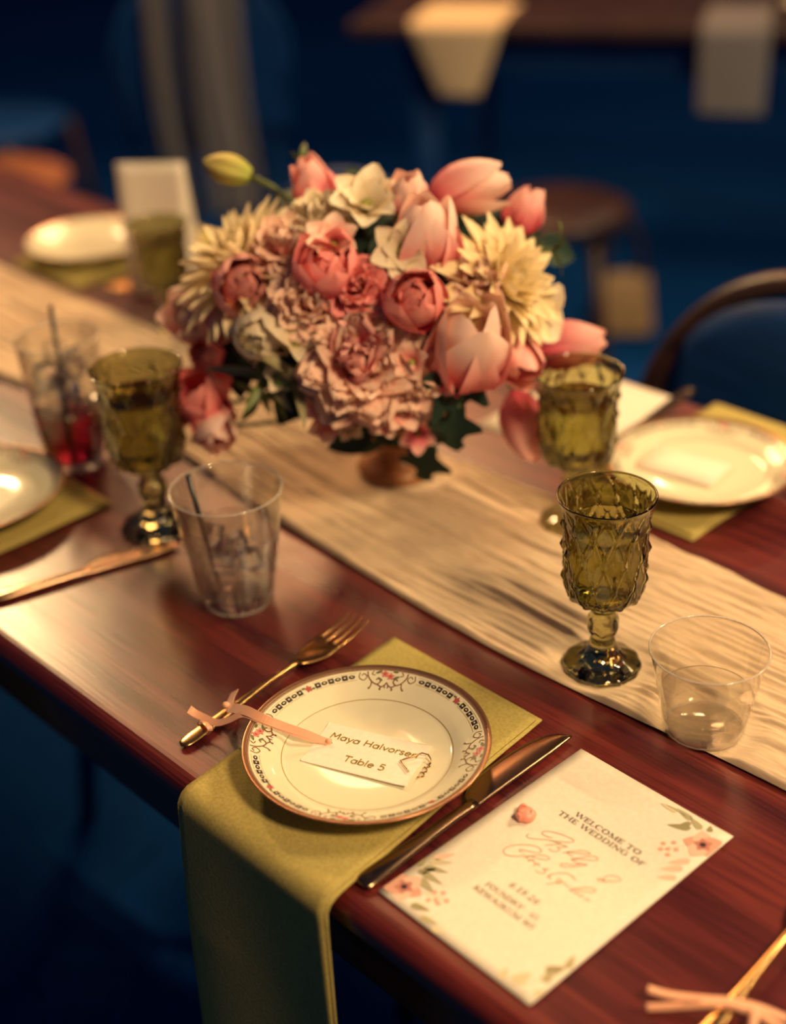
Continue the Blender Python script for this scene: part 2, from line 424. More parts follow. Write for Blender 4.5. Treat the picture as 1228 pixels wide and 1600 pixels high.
# ------------------------------------------------------------------ napkins
def napkin(label, xa, xb, yin, yedge, sgn, hang, skew=0.0, hem=0.006, seed=1, name='napkin'):
    """folded linen strip: lies from yin to the table edge, rolls over it and hangs; sgn -1 = near edge, +1 = far edge"""
    rg2 = random.Random(seed)
    r = 0.010; flat = abs(yedge - yin) - r * 0.2; arc = PI / 2 * r; tot = flat + arc + hang
    def pt(u, v, lift=0.0):
        s = u * tot
        x = xa + (xb - xa) * v
        wob = 0.0012 * sin(9 * u + 5 * v + seed) + 0.0009 * sin(23 * u - 7 * v)
        if s < flat:
            y = yin + sgn * s; z = 0.0022 + max(0, wob) * min(1, s / 0.02) * 0.7 + lift
            x += skew * (1 - s / flat)
            if s > flat - 0.02: z = z * 1
        elif s < flat + arc:
            a = (s - flat) / r
            y = yin + sgn * (flat + (r + lift) * sin(a)); z = 0.0022 - r + (r + lift) * cos(a)
        else:
            d = s - flat - arc
            y = yin + sgn * (flat + r + lift + 0.004 * sin(PI * v * 1.5 + seed) * min(1, d / 0.1) + 0.02 * d); z = 0.0022 - r - d
            x += 0.01 * d * (0.5 - v)
        return (x, y, TZ + z)
    t = thing(name, label, 'napkin', (0, 0, 0), 0, 'folded olive napkins')
    V, F, U = grid(120, 26, lambda u, v: pt(u, v))
    lo = mesh('under_fold', V, F, M['napkin'], t, uv=U); solid(lo, 0.0014, -sgn if sgn < 0 else 1)
    V, F, U = grid(120, 26, lambda u, v: pt(u * 0.985 + 0.008, 0.012 + v * 0.972, 0.0018))
    up = mesh('top_fold', V, F, M['napkin'], t, uv=U); solid(up, 0.0014, -sgn if sgn < 0 else 1)
    # pressed crease across the strip
    V, F = tube([pt(0.30, v, 0.0022) for v in np.linspace(0.03, 0.97, 12)], 0.0006, 5)
    mesh('crease', V, F, M['napkin'], t)
    return t
napkin('olive napkin under the lettered plate, its end hanging over the front edge', -0.6435, -0.4975, 0.600, YF - 0.001, -1, 0.33, -0.022, seed=1)
napkin('olive napkin under the cream plate at right, beyond the runner', -0.722, -0.586, 0.862, YB + 0.001, 1, 0.26, seed=2)
napkin('olive napkin under the plate cut off at the left edge', -1.150, -1.000, 0.575, YF - 0.001, -1, 0.30, seed=3)
napkin('olive napkin under the far left plate, blurred behind the runner', -1.63, -1.48, 0.850, YB + 0.001, 1, 0.24, seed=4)

# ------------------------------------------------------------------ plates
PR = 0.0815
PROF = [(0.0, 0.0055), (0.030, 0.0055), (0.0535, 0.0058), (0.0570, 0.0074), (0.0600, 0.0096), (0.0650, 0.0118), (0.0730, 0.0152), (0.0790, 0.0176), (0.0808, 0.0185), (0.0815, 0.0184), (0.0816, 0.0178),
        (0.0806, 0.0168), (0.0730, 0.0130), (0.0630, 0.0090), (0.0570, 0.0045), (0.0470, 0.0030), (0.0465, 0.0), (0.0440, 0.0), (0.0435, 0.0025), (0.0, 0.0025)]
def rim_z(r):
    pts = PROF[:10]
    for (a, za), (b, zb) in zip(pts, pts[1:]):
        if a <= r <= b: return za + (zb - za) * (r - a) / max(b - a, 1e-6)
    return pts[-1][1]
def polar(r, th, lift=0.00012): return (r * cos(th), r * sin(th), rim_z(r) + lift)
def band(r0, r1, t0, t1, n, lift=0.00012, wave=0, wn=0):
    V = []; F = []
    for i in range(n + 1):
        t = t0 + (t1 - t0) * i / n; dr = wave * sin(wn * (t - t0))
        V += [polar(r0 + dr, t, lift), polar(r1 + dr, t, lift)]
    for i in range(n): F.append((2 * i, 2 * i + 2, 2 * i + 3, 2 * i + 1))
    return V, F
def blob(r, th, ra, rt, lift, n=8, lobes=0, rot=0):
    V = [polar(r, th, lift)]; F = []
    for k in range(n):
        a = 2 * PI * k / n; q = 1 + (0.25 * cos(lobes * a) if lobes else 0)
        x, y = ra * q * cos(a), rt * q * sin(a)
        x, y = x * cos(rot) - y * sin(rot), x * sin(rot) + y * cos(rot)
        V.append(polar(min(r + x, 0.0812), th + y / r, lift))
    for k in range(n): F.append((0, 1 + k, 1 + (k + 1) % n))
    return V, F
def scroll(pts, wd, lift=0.0002):
    """pts: (r, theta) polyline on the rim, drawn as a ribbon"""
    P = spline(pts, 5); V = []; F = []
    for i, p in enumerate(P):
        d = np.array(P[min(i + 1, len(P) - 1)]) - np.array(P[max(i - 1, 0)])
        d = np.array([d[0], d[1] * p[0]]); d /= max(np.hypot(*d), 1e-9)
        for s in (-1, 1):
            V.append(polar(p[0] - s * d[1] * wd / 2, p[1] + s * d[0] * wd / 2 / p[0], lift))
    for i in range(len(P) - 1): F.append((2 * i, 2 * i + 2, 2 * i + 3, 2 * i + 1))
    return V, F
def plate(label, x, y, z, rot, decorated=True, group='gilt rimmed china plates'):
    t = thing('plate', label, 'plate', (x, y, z), rot, group)
    V, F = lathe(PROF, 128); mesh('dish', V, F, M['china'], t)
    gr = [(0.0789, 0.01775), (0.0794, 0.01800), (0.0808, 0.01862), (0.08155, 0.0186), (0.08175, 0.0178), (0.0810, 0.0171)]
    V, F = lathe(gr, 128); mesh('gold_rim', V, F, M['gilt'], t)
    V, F = band(0.0563, 0.0568, 0, 2 * PI, 128, 0.0002); mesh('well_line', V, F, M['giltline'], t)
    if not decorated: return t
    V, F = join(band(0.0772, 0.0776, 0, 2 * PI, 128), band(0.0778, 0.0788, 0, 2 * PI, 128)); mesh('outer_line', V, F, M['deco_brown'], t)
    links = []; cores = []; lines = []; buds = []; leaves = []
    for q in range(4):
        c = q * PI / 2 + PI / 4
        for s in (-1, 1):
            # a chain of dark links on either side of a small rose
            lines.append(band(0.0702, 0.0705, c + s * 0.06, c + s * (PI / 4 - 0.30), 14)); lines.append(band(0.0755, 0.0758, c + s * 0.06, c + s * (PI / 4 - 0.30), 14))
            for k in range(6):
                a = c + s * (0.10 + 0.068 * k)
                if k % 2 == 0: links.append(band(0.0711, 0.0749, a - 0.028, a + 0.028, 3)); cores.append(blob(0.0730, a, 0.0006, 0.0009, 0.0003, 6))
                else:
                    links.append(blob(0.0730, a, 0.0015, 0.0024, 0.00015, 8)); cores.append(blob(0.0730, a, 0.0005, 0.0010, 0.0003, 6))
        buds.append(blob(0.0730, c, 0.0024, 0.0024, 0.0002, 10, 5)); leaves.append(blob(0.0745, c + 0.045, 0.0009, 0.0018, 0.00015, 6)); leaves.append(blob(0.0720, c - 0.045, 0.0009, 0.0018, 0.00015, 6))
    V, F = join(*links); mesh('link_band', V, F, M['deco_black'], t)['kind'] = 'stuff'
    V, F = join(*cores); mesh('link_cores', V, F, M['deco_cream'], t)['kind'] = 'stuff'
    V, F = join(*lines); mesh('band_line', V, F, M['giltline'], t)['kind'] = 'stuff'
    for b in buds: mesh('small_rose', b[0], b[1], M['deco_red'], t)
    V, F = join(*leaves); mesh('band_leaf', V, F, M['deco_green'], t)
    for q in range(4):
        c = q * PI / 2
        sc = []
        for s in (-1, 1):
            P = lambda *a: [(r, c + s * th) for r, th in a]
            sc.append(scroll(P((0.0760, 0.26), (0.0722, 0.275), (0.0700, 0.235), (0.0725, 0.20), (0.0748, 0.225), (0.0735, 0.25)), 0.0007))
            sc.append(scroll(P((0.0765, 0.19), (0.0725, 0.185), (0.0685, 0.150), (0.0668, 0.10), (0.0690, 0.065), (0.0712, 0.085), (0.0700, 0.11)), 0.0009))
            sc.append(scroll(P((0.0668, 0.10), (0.0650, 0.055), (0.0662, 0.02), (0.0682, 0.0)), 0.0009))
            sc.append(scroll(P((0.0685, 0.155), (0.0655, 0.165), (0.0640, 0.185)), 0.0008))
            sc.append(scroll(P((0.0650, 0.06), (0.0632, 0.066)), 0.0009)); sc.append(scroll(P((0.0662, 0.02), (0.0640, 0.015)), 0.0008))
            sc.append(blob(0.0640, c + s * 0.185, 0.0008, 0.0008, 0.00022, 6)); sc.append(blob(0.0632, c + s * 0.066, 0.0008, 0.0008, 0.00022, 6))
            sc.append(scroll(P((0.0768, 0.13), (0.0745, 0.15), (0.0735, 0.12)), 0.0007))
        V, F = join(*sc); md = mesh('rim_medallion', V, F, M['deco_brown'], t)
        lv = [blob(0.0758, c + 0.085, 0.0010, 0.0026, 0.00025, 8, rot=0.4), blob(0.0722, c - 0.085, 0.0010, 0.0026, 0.00025, 8, rot=0.5), blob(0.0705, c + 0.07, 0.0009, 0.0022, 0.00025, 8, rot=-0.6), blob(0.0765, c - 0.07, 0.0009, 0.0020, 0.00025, 8)]
        V, F = join(*lv); mesh('leaves', V, F, M['deco_green'], md)['kind'] = 'stuff'
        for dr, dt in ((0.0745, 0.028), (0.0728, -0.028)):
            V, F = blob(dr, c + dt, 0.0025, 0.0025, 0.0003, 10, 5); mesh('rose', V, F, M['deco_pink'], md)
            V, F = blob(dr, c + dt, 0.0010, 0.0010, 0.0004, 8); mesh('rose_heart', V, F, M['deco_red'], md)
    return t
PZ = TZ + 0.0062
plate('gilt rimmed china plate with rose medallions, holding the name tag', -0.5724, 0.487, PZ, R(35.5))
plate('cream china plate across the runner, cut by the right side of the photo', -0.6416, 0.949, PZ, R(20))
plate('china plate cut off at the left edge beside the red drink', -1.085, 0.487, PZ, R(20))
plate('bright china plate far left, blurred behind the runner', -1.575, 0.935, PZ, R(20), False)

# ------------------------------------------------------------------ flat lettering
def stroke(P, wd, z, taper=False):
    P = [np.array(p[:2], float) for p in P]; V = []; F = []
    n = len(P)
    for i, p in enumerate(P):
        d = P[min(i + 1, n - 1)] - P[max(i - 1, 0)]; d = d / max(np.hypot(*d), 1e-9)
        w2 = wd / 2 * ((0.45 + 0.55 * sin(PI * i / max(n - 1, 1))) if taper else 1)
        V += [(p[0] - d[1] * w2, p[1] + d[0] * w2, z), (p[0] + d[1] * w2, p[1] - d[0] * w2, z)]
    for i in range(n - 1): F.append((2 * i, 2 * i + 2, 2 * i + 3, 2 * i + 1))
    return V, F
def arc(cx, cy, rx, ry, a0, a1, n=14):
    return [(cx + rx * cos(R(a0 + (a1 - a0) * i / n)), cy + ry * sin(R(a0 + (a1 - a0) * i / n))) for i in range(n + 1)]
TK, TN = 0.17, 0.085        # thick and thin stems of the roman capitals
def sf(x, y, w=0.26): return ([(x - w / 2, y), (x + w / 2, y)], TN)      # serif
B0, T0 = 0.03, 0.97
ROMAN = {
 'W': (1.15, [([(0.08, 1), (0.34, 0)], TK), ([(0.34, 0), (0.57, 0.95)], TN), ([(0.55, 1), (0.82, 0)], TK), ([(0.82, 0), (1.06, 1)], TN), sf(0.09, T0), sf(0.56, T0), sf(1.06, T0)]),
 'E': (0.68, [([(0.15, 0), (0.15, 1)], TK), ([(0.05, T0), (0.58, T0)], TN), ([(0.58, 1), (0.58, 0.8)], TN), ([(0.15, 0.52), (0.48, 0.52)], TN), ([(0.48, 0.62), (0.48, 0.42)], TN), ([(0.05, B0), (0.62, B0)], TN), ([(0.62, 0), (0.62, 0.22)], TN)]),
 'L': (0.64, [([(0.15, 0), (0.15, 1)], TK), sf(0.15, T0), ([(0.05, B0), (0.58, B0)], TN), ([(0.58, 0), (0.58, 0.24)], TN)]),
 'C': (0.80, [(arc(0.46, 0.5, 0.38, 0.49, 55, 140, 8), TN), (arc(0.44, 0.5, 0.34, 0.46, 125, 235, 10), TK), (arc(0.46, 0.5, 0.38, 0.49, 220, 310, 8), TN), ([(0.70, 0.98), (0.70, 0.72)], TN)]),
 'O': (0.92, [(arc(0.46, 0.5, 0.36, 0.49, 60, 120, 6), TN), (arc(0.45, 0.5, 0.33, 0.46, 110, 250, 12), TK), (arc(0.46, 0.5, 0.36, 0.49, 240, 300, 6), TN), (arc(0.47, 0.5, 0.33, 0.46, -70, 70, 12), TK)]),
 'M': (1.06, [([(0.17, 0), (0.17, 1)], TN), ([(0.17, 1), (0.52, 0.05)], TK), ([(0.52, 0.05), (0.88, 1)], TN), ([(0.88, 0), (0.88, 1)], TK), sf(0.15, T0, 0.2), sf(0.17, B0), sf(0.88, B0, 0.3), sf(0.9, T0, 0.2)]),
 'T': (0.76, [([(0.38, 0), (0.38, 1)], TK), ([(0.03, T0), (0.73, T0)], TN), ([(0.05, 1), (0.05, 0.78)], TN), ([(0.71, 1), (0.71, 0.78)], TN), sf(0.38, B0, 0.32)]),
 'H': (0.94, [([(0.18, 0), (0.18, 1)], TK), ([(0.76, 0), (0.76, 1)], TK), ([(0.18, 0.52), (0.76, 0.52)], TN), sf(0.18, T0, 0.3), sf(0.18, B0, 0.3), sf(0.76, T0, 0.3), sf(0.76, B0, 0.3)]),
 'D': (0.88, [([(0.18, 0), (0.18, 1)], TK), ([(0.05, T0), (0.40, T0)], TN), (arc(0.40, 0.5, 0.38, 0.47, 90, 40, 5), TN), (arc(0.38, 0.5, 0.38, 0.46, 55, -55, 10), TK), (arc(0.40, 0.5, 0.38, 0.47, -40, -90, 5), TN), ([(0.05, B0), (0.40, B0)], TN)]),
 'I': (0.40, [([(0.2, 0), (0.2, 1)], TK), sf(0.2, T0, 0.3), sf(0.2, B0, 0.3)]),
 'N': (0.94, [([(0.17, 0), (0.17, 1)], TN), ([(0.17, 1), (0.77, 0.02)], TK), ([(0.77, 0), (0.77, 1)], TN), sf(0.13, T0, 0.2), sf(0.17, B0), sf(0.77, T0)]),
 'G': (0.90, [(arc(0.46, 0.5, 0.38, 0.49, 55, 140, 8), TN), (arc(0.44, 0.5, 0.34, 0.46, 125, 235, 10), TK), (arc(0.46, 0.5, 0.38, 0.49, 220, 300, 8), TN), ([(0.72, 0.05), (0.72, 0.46)], TK), sf(0.72, 0.45), ([(0.70, 0.98), (0.70, 0.74)], TN)]),
 'F': (0.64, [([(0.17, 0), (0.17, 1)], TK), ([(0.05, T0), (0.60, T0)], TN), ([(0.60, 1), (0.60, 0.76)], TN), ([(0.17, 0.50), (0.48, 0.50)], TN), ([(0.48, 0.60), (0.48, 0.40)], TN), sf(0.17, B0, 0.3)]),
 'U': (0.90, [([(0.18, 1), (0.18, 0.35)], TK), (arc(0.46, 0.36, 0.28, 0.34, 180, 360, 12), 0.09), ([(0.74, 0.35), (0.74, 1)], TN), sf(0.18, T0, 0.3), sf(0.74, T0)]),
 'R': (0.86, [([(0.17, 0), (0.17, 1)], TK), ([(0.05, T0), (0.40, T0)], TN), (arc(0.38, 0.745, 0.25, 0.225, 90, -90, 10), 0.10), ([(0.17, 0.52), (0.40, 0.52)], TN), ([(0.40, 0.52), (0.80, 0.0)], TK), sf(0.17, B0, 0.3), sf(0.80, B0, 0.16)]),
 'Y': (0.82, [([(0.08, 1), (0.41, 0.46)], TK), ([(0.74, 1), (0.41, 0.46)], TN), ([(0.41, 0), (0.41, 0.48)], TK), sf(0.09, T0), sf(0.73, T0), sf(0.41, B0, 0.3)]),
 'K': (0.88, [([(0.17, 0), (0.17, 1)], TK), ([(0.17, 0.42), (0.72, 1)], TN), ([(0.34, 0.56), (0.80, 0)], TK), sf(0.17, T0, 0.3), sf(0.17, B0, 0.3), sf(0.72, T0, 0.22), sf(0.80, B0, 0.2)]),
 'A': (0.88, [([(0.10, 0), (0.43, 1)], TN), ([(0.43, 1), (0.78, 0)], TK), ([(0.22, 0.34), (0.66, 0.34)], TN), sf(0.10, B0, 0.24), sf(0.78, B0, 0.28)]),
 'S': (0.62, [([(0.52, 0.97), (0.52, 0.74)], TN), (spline([(0.52, 0.82), (0.32, 0.97), (0.13, 0.78), (0.26, 0.58), (0.45, 0.42), (0.53, 0.22), (0.32, 0.03), (0.10, 0.18)], 4), 0.095), ([(0.09, 0.03), (0.09, 0.27)], TN)]),
 '6': (0.64, [(spline([(0.52, 0.96), (0.26, 0.78), (0.12, 0.40), (0.20, 0.08), (0.36, 0.02)], 4), 0.10), (arc(0.33, 0.28, 0.20, 0.26, 0, 360, 16), 0.09)]),
 '9': (0.64, [(spline([(0.12, 0.02), (0.38, 0.20), (0.52, 0.58), (0.44, 0.90), (0.30, 0.97)], 4), 0.10), (arc(0.32, 0.70, 0.20, 0.26, 0, 360, 16), 0.09)]),
 '1': (0.42, [([(0.22, 0), (0.22, 1)], TK), ([(0.08, 0.84), (0.22, 0.98)], TN), sf(0.22, B0, 0.3)]),
 '2': (0.62, [(spline([(0.10, 0.74), (0.20, 0.94), (0.40, 0.92), (0.48, 0.70), (0.30, 0.36), (0.08, 0.05)], 4), 0.09), ([(0.06, 0.05), (0.56, 0.05)], 0.10)]),
 '4': (0.66, [([(0.42, 0), (0.42, 1)], 0.11), ([(0.42, 0.98), (0.06, 0.32)], TN), ([(0.04, 0.31), (0.60, 0.31)], 0.07)]),
 '5': (0.60, [([(0.16, 0.94), (0.52, 0.94)], 0.09), ([(0.17, 0.95), (0.14, 0.55)], TN), (spline([(0.14, 0.55), (0.36, 0.62), (0.52, 0.36), (0.38, 0.06), (0.10, 0.08)], 4), 0.10)]),
 '.': (0.28, [([(0.09, 0.06), (0.19, 0.06)], 0.12)]),
 '-': (0.34, [([(0.08, 0.42), (0.24, 0.42)], 0.10)]),
 ' ': (0.40, []),
}
SW = 0.15
def ro(cx=0.34, cy=0.32, rx=0.26, ry=0.30): return arc(cx, cy, rx, ry, 0, 360, 18)
ROUND = {       # rounded one-weight hand of the name tag
 'M': (1.06, [[(0.10, 0), (0.17, 1)], [(0.15, 1), (0.51, 0.30)], [(0.49, 0.30), (0.85, 1)], [(0.83, 1), (0.92, 0)]]),
 'H': (0.92, [[(0.12, 0), (0.12, 1)], [(0.74, 0), (0.74, 1)], [(0.12, 0.5), (0.74, 0.5)]]),
 'T': (0.82, [[(0.03, 0.97), (0.78, 0.97)], [(0.40, 0), (0.40, 0.97)]]),
 'a': (0.72, [ro(), [(0.60, 0.66), (0.60, 0.0)]]),
 'y': (0.64, [[(0.06, 0.64), (0.32, 0.04)], [(0.58, 0.64), (0.20, -0.32)]]),
 'l': (0.30, [[(0.13, 0), (0.13, 1.02)]]),
 'v': (0.62, [[(0.05, 0.64), (0.32, 0.02)], [(0.29, 0.02), (0.56, 0.64)]]),
 'o': (0.72, [ro()]),
 'r': (0.46, [[(0.10, 0), (0.10, 0.64)], arc(0.34, 0.36, 0.24, 0.27, 180, 65, 8)]),
 's': (0.52, [spline([(0.42, 0.54), (0.24, 0.63), (0.10, 0.50), (0.24, 0.34), (0.42, 0.18), (0.26, 0.02), (0.06, 0.10)], 4)]),
 'e': (0.70, [[(0.08, 0.34), (0.60, 0.34)], arc(0.34, 0.32, 0.26, 0.30, 4, 320, 16)]),
 'n': (0.66, [[(0.10, 0), (0.10, 0.64)], arc(0.33, 0.36, 0.23, 0.27, 180, 0, 10) + [(0.56, 0.0)]]),
 'b': (0.72, [[(0.10, 0), (0.10, 1.02)], ro(0.36)]),
 '5': (0.66, [[(0.54, 0.97), (0.12, 0.97)], [(0.16, 0.97), (0.11, 0.52)], [(0.11, 0.56)] + arc(0.30, 0.32, 0.27, 0.31, 115, -145, 14)]),
 ' ': (0.42, []),
}
def text_mesh(s, font, x0, x1, base, cap, z, shear=0.0):
    """line of lettering from x0 to x1 on a baseline (local mm, y down), as flat ink"""
    adv = sum(font[c][0] for c in s); k = (x1 - x0) / adv
    parts = []; x = 0.0
    for c in s:
        wd, st = font[c]
        for q in st:
            if isinstance(q, tuple): P, th = q
            else: P, th = q, SW
            pts = [((x0 + (x + a + shear * b) * k) / 1000, -(base - b * cap) / 1000) for a, b in P]
            parts.append(stroke(pts, th * (k + cap) / 2 / 1000, z))
        x += wd
    return join(*parts)

# ------------------------------------------------------------------ menu / welcome card
CX, CY = -0.4818, 0.5960
card = thing('welcome_card', 'ivory printed welcome card with watercolour flowers at the table front', 'card', (CX, CY, TZ + 0.0009), R(-0.9))
V, F, U = grid(16, 24, lambda u, v: (0.1215 * u, -0.1830 * v, 0.0008 + 0.0015 * max(0, u - 0.75) * (1 - v) + 0.0022 * max(0, v - 0.86) ** 1.2 * (1 - u)))
mesh('sheet', V, F, M['paper'], card)
solid(card.children[0], 0.0006, 1)
def card_z(x, y):
    u, v = x / 121.5, y / 183
    return 0.0008 + 0.0015 * max(0, u - 0.75) * (1 - v) + 0.0022 * max(0, v - 0.86) ** 1.2 * (1 - u) + 0.00018
LZ = 0.0010
for s, a, b, base, cap, inkm in (('WELCOME TO', 39.5, 91.0, 52.6, 3.9, 'ink'), ('THE WEDDING OF', 31.0, 98.5, 58.8, 3.9, 'ink'), ('6.19.26', 51.8, 75.0, 126.0, 4.4, 'inklight'),
                               ('FOUNDRY - 45', 41.5, 82.5, 135.6, 3.9, 'inklight'), ('KEWASKUM WI', 38.5, 85.5, 142.4, 3.9, 'inklight')):
    V, F = text_mesh(s, ROMAN, a, b, base, cap, LZ)
    mesh('lettering', V, F, M[inkm], card, smooth=False)
ASH = [[(30.9, 84.9), (30.8, 86.6), (32.6, 87.6), (36.5, 85.6), (42.5, 80.9), (46.5, 79.1), (51.8, 77.8), (55.7, 77.1)], [(43.6, 77.5), (39.8, 79.0), (36.6, 79.0), (36.1, 76.8), (39.4, 73.8), (46.1, 71.0), (52.2, 69.9), (54.7, 70.3), (54.4, 72.5), (49.0, 76.7), (44.8, 80.0)], [(44.9, 85.4), (48.0, 81.4), (50.8, 77.7)], [(48.4, 86.0), (51.2, 86.3), (53.5, 84.4), (53.6, 82.1), (51.1, 81.5), (53.3, 79.4), (55.1, 76.9)], [(56.7, 82.9), (60.0, 78.0), (63.8, 73.2), (67.9, 71.6), (69.1, 72.7), (65.5, 75.3), (60.8, 79.0), (58.0, 80.9), (61.7, 81.2), (63.1, 80.6)], [(63.7, 83.6), (67.6, 77.8), (71.8, 72.3), (75.0, 72.0), (75.2, 74.0), (71.2, 77.3), (66.5, 81.1), (65.0, 83.9), (68.2, 83.1)], [(68.5, 83.5), (71.6, 81.4), (73.9, 80.6), (70.5, 86.0), (65.3, 91.3), (62.8, 91.8), (62.9, 89.6), (67.4, 86.8), (71.2, 82.1)], [(91.5, 84.7), (88.5, 83.3), (86.8, 83.5), (86.3, 85.4), (88.2, 85.3), (91.9, 81.8), (96.2, 77.7), (96.2, 76.0), (93.6, 75.6), (89.2, 78.4), (88.2, 80.7), (89.0, 82.8)]]
CHR = [[(39.0, 98.9), (37.2, 100.2), (36.4, 98.7), (39.4, 97.0), (44.5, 94.7), (46.7, 92.1), (45.8, 90.2), (42.2, 89.9), (37.3, 92.3), (32.8, 96.5), (29.5, 101.9), (29.7, 106.6), (32.5, 108.0), (36.1, 106.9), (39.9, 103.2), (41.6, 99.4)], [(42.3, 102.5), (46.1, 96.6), (49.6, 92.6), (53.7, 91.7), (54.1, 93.8), (50.1, 96.6), (44.8, 98.6), (43.3, 100.8), (46.4, 101.5), (48.1, 100.6)], [(46.9, 103.2), (47.7, 99.5), (50.4, 101.4), (52.1, 100.5)], [(51.5, 103.3), (52.6, 100.0), (54.6, 101.8)], [(55.1, 105.7), (58.6, 105.2), (60.5, 103.4), (59.4, 101.6), (57.3, 101.4), (60.4, 99.3)], [(63.4, 105.0), (64.5, 100.7), (67.6, 96.3), (72.2, 93.7), (77.7, 95.0)], [(63.6, 101.3), (64.5, 104.0), (66.5, 104.2)], [(69.4, 102.9), (70.3, 100.6), (72.5, 102.1), (71.6, 104.4), (69.7, 103.3)], [(67.4, 109.7), (70.0, 105.9), (73.0, 101.5), (76.3, 102.0), (78.7, 101.4)], [(80.0, 104.1), (82.5, 99.2), (87.0, 94.3), (91.1, 92.9), (91.0, 95.7), (86.7, 98.4), (81.5, 101.3), (81.1, 103.1), (83.6, 102.7)], [(84.3, 104.2), (84.7, 101.7), (86.5, 102.8), (89.1, 102.4), (88.6, 100.8)], [(91.8, 104.0), (92.1, 101.6), (93.9, 102.7), (94.6, 101.3)]]
for S_ in (ASH, CHR):
    V, F = join(*[stroke([(p[0] / 1000, -p[1] / 1000) for p in spline(s, 6)], 0.00060, LZ) for s in S_])
    mesh('script_lettering', V, F, M['script'], card, smooth=False)
# watercolour corner sprays, flat print
def wc_shape(x, y, ln, wd, ang, zz, tipx=0.5, n=9):
    """leaf or petal: base at (x, y) mm, pointing along ang (degrees, y down)"""
    a = R(ang); V = []; F = []
    for i in range(n + 1):
        s = i / n; hw = wd / 2 * sin(PI * s ** tipx) ** 0.8 if 0 < s < 1 else 0.02
        for d in (-1, 1):
            px = x + ln * s * cos(a) - d * hw * sin(a); py = y + ln * s * sin(a) + d * hw * cos(a)
            px = min(max(px, 0.3), 121.2); py = min(max(py, 0.3), 182.7)
            V.append((px / 1000, -py / 1000, card_z(px, py) + zz))
    for i in range(n): F.append((2 * i, 2 * i + 1, 2 * i + 3, 2 * i + 2))
    return V, F
def wc_flower(x, y, s, a0):
    for k in range(5):
        a = a0 + 72 * k
        V, F = wc_shape(x, y, 12.5 * s, 11.5 * s, a, 0.00002 * k + 0.00005, 0.75); mesh('printed_petal', V, F, M['wc_pale' if k in (1, 4) else 'wc_pink'], card, smooth=False)
        V, F = wc_shape(x, y, 6.0 * s, 4.5 * s, a, 0.00018, 0.8); mesh('printed_petal', V, F, M['wc_rose'], card, smooth=False)
    V, F = join(*[wc_shape(x, y, 2.4 * s, 1.9 * s, a0 + 36 + 60 * k, 0.00026, 0.9) for k in range(6)]); mesh('printed_eye', V, F, M['wc_dark'], card, smooth=False)
def wc_leaf(x, y, ln, wd, ang, m='wc_green'):
    V, F = wc_shape(x, y, ln, wd, ang, 0.00004); mesh('printed_leaf', V, F, M[m], card, smooth=False)
def wc_berry(x, y, r=1.7):
    V, F = wc_shape(x - r, y, 2 * r, 2 * r, 10, 0.00004, 0.9); mesh('printed_berry', V, F, M['wc_pink'], card, smooth=False)
def wc_twig(P):
    V, F = stroke([(a / 1000, -b / 1000) for a, b in spline(P, 4)], 0.0004, 0.00102); mesh('printed_twig', V, F, M['wc_light'], card, smooth=False)
wc_flower(113.0, 19.0, 1.0, 160)
for a in ((99, 12, 15, 5.5, 150, 'wc_olive'), (104, 8.5, 13, 5, 200, 'wc_green'), (95, 5.5, 14, 4.5, 190, 'wc_green'), (84, 5.5, 13, 4.5, 175, 'wc_light'), (96, 8, 9, 4, 120, 'wc_olive'), (109, 7, 6, 4, 240, 'wc_olive'),
          (116, 35, 14, 5, 130, 'wc_pale'), (117, 43, 14, 5.5, 135, 'wc_pale'), (119, 52, 12, 4.5, 140, 'wc_pale')): wc_leaf(*a)
wc_twig([(110, 12), (100, 6), (86, 5), (74, 5)])
for b in ((99, 29), (95, 34), (100, 36), (104, 33), (97, 39), (103, 40)): wc_berry(*b)
wc_twig([(107, 24), (102, 32), (98, 38)])
wc_flower(9.0, 170.0, 1.0, -10)
for a in ((6, 156, 12, 4.5, -60, 'wc_olive'), (5, 150, 16, 5, -25, 'wc_green'), (4, 145, 15, 5, -40, 'wc_light'), (8, 154, 16, 5, -5, 'wc_green'), (4, 141, 14, 5, -60, 'wc_pale'), (10, 159, 16, 6, 8, 'wc_green'), (2, 152, 9, 4, -100, 'wc_olive'),
          (22, 177, 13, 5, -20, 'wc_olive'), (33, 180, 12, 4.5, -15, 'wc_green'), (44, 182, 10, 4, -20, 'wc_light')): wc_leaf(*a)
wc_twig([(6, 162), (5, 152), (3, 140)])
for b in ((25, 160), (29, 157), (30, 164), (35, 160), (33, 165), (27, 167)): wc_berry(*b)
wc_twig([(16, 168), (26, 163), (34, 160)])
for a in ((112, 160, 12, 7, -60, 'wc_olive'), (116, 166, 10, 6, -95, 'wc_green'), (104, 178, 13, 8, -75, 'wc_light'), (98, 181, 10, 5, -110, 'wc_light'), (119, 150, 11, 5, -110, 'wc_green'), (118, 176, 9, 5, -60, 'wc_light')): wc_leaf(*a)
wc_twig([(104, 181), (112, 170), (119, 152)])
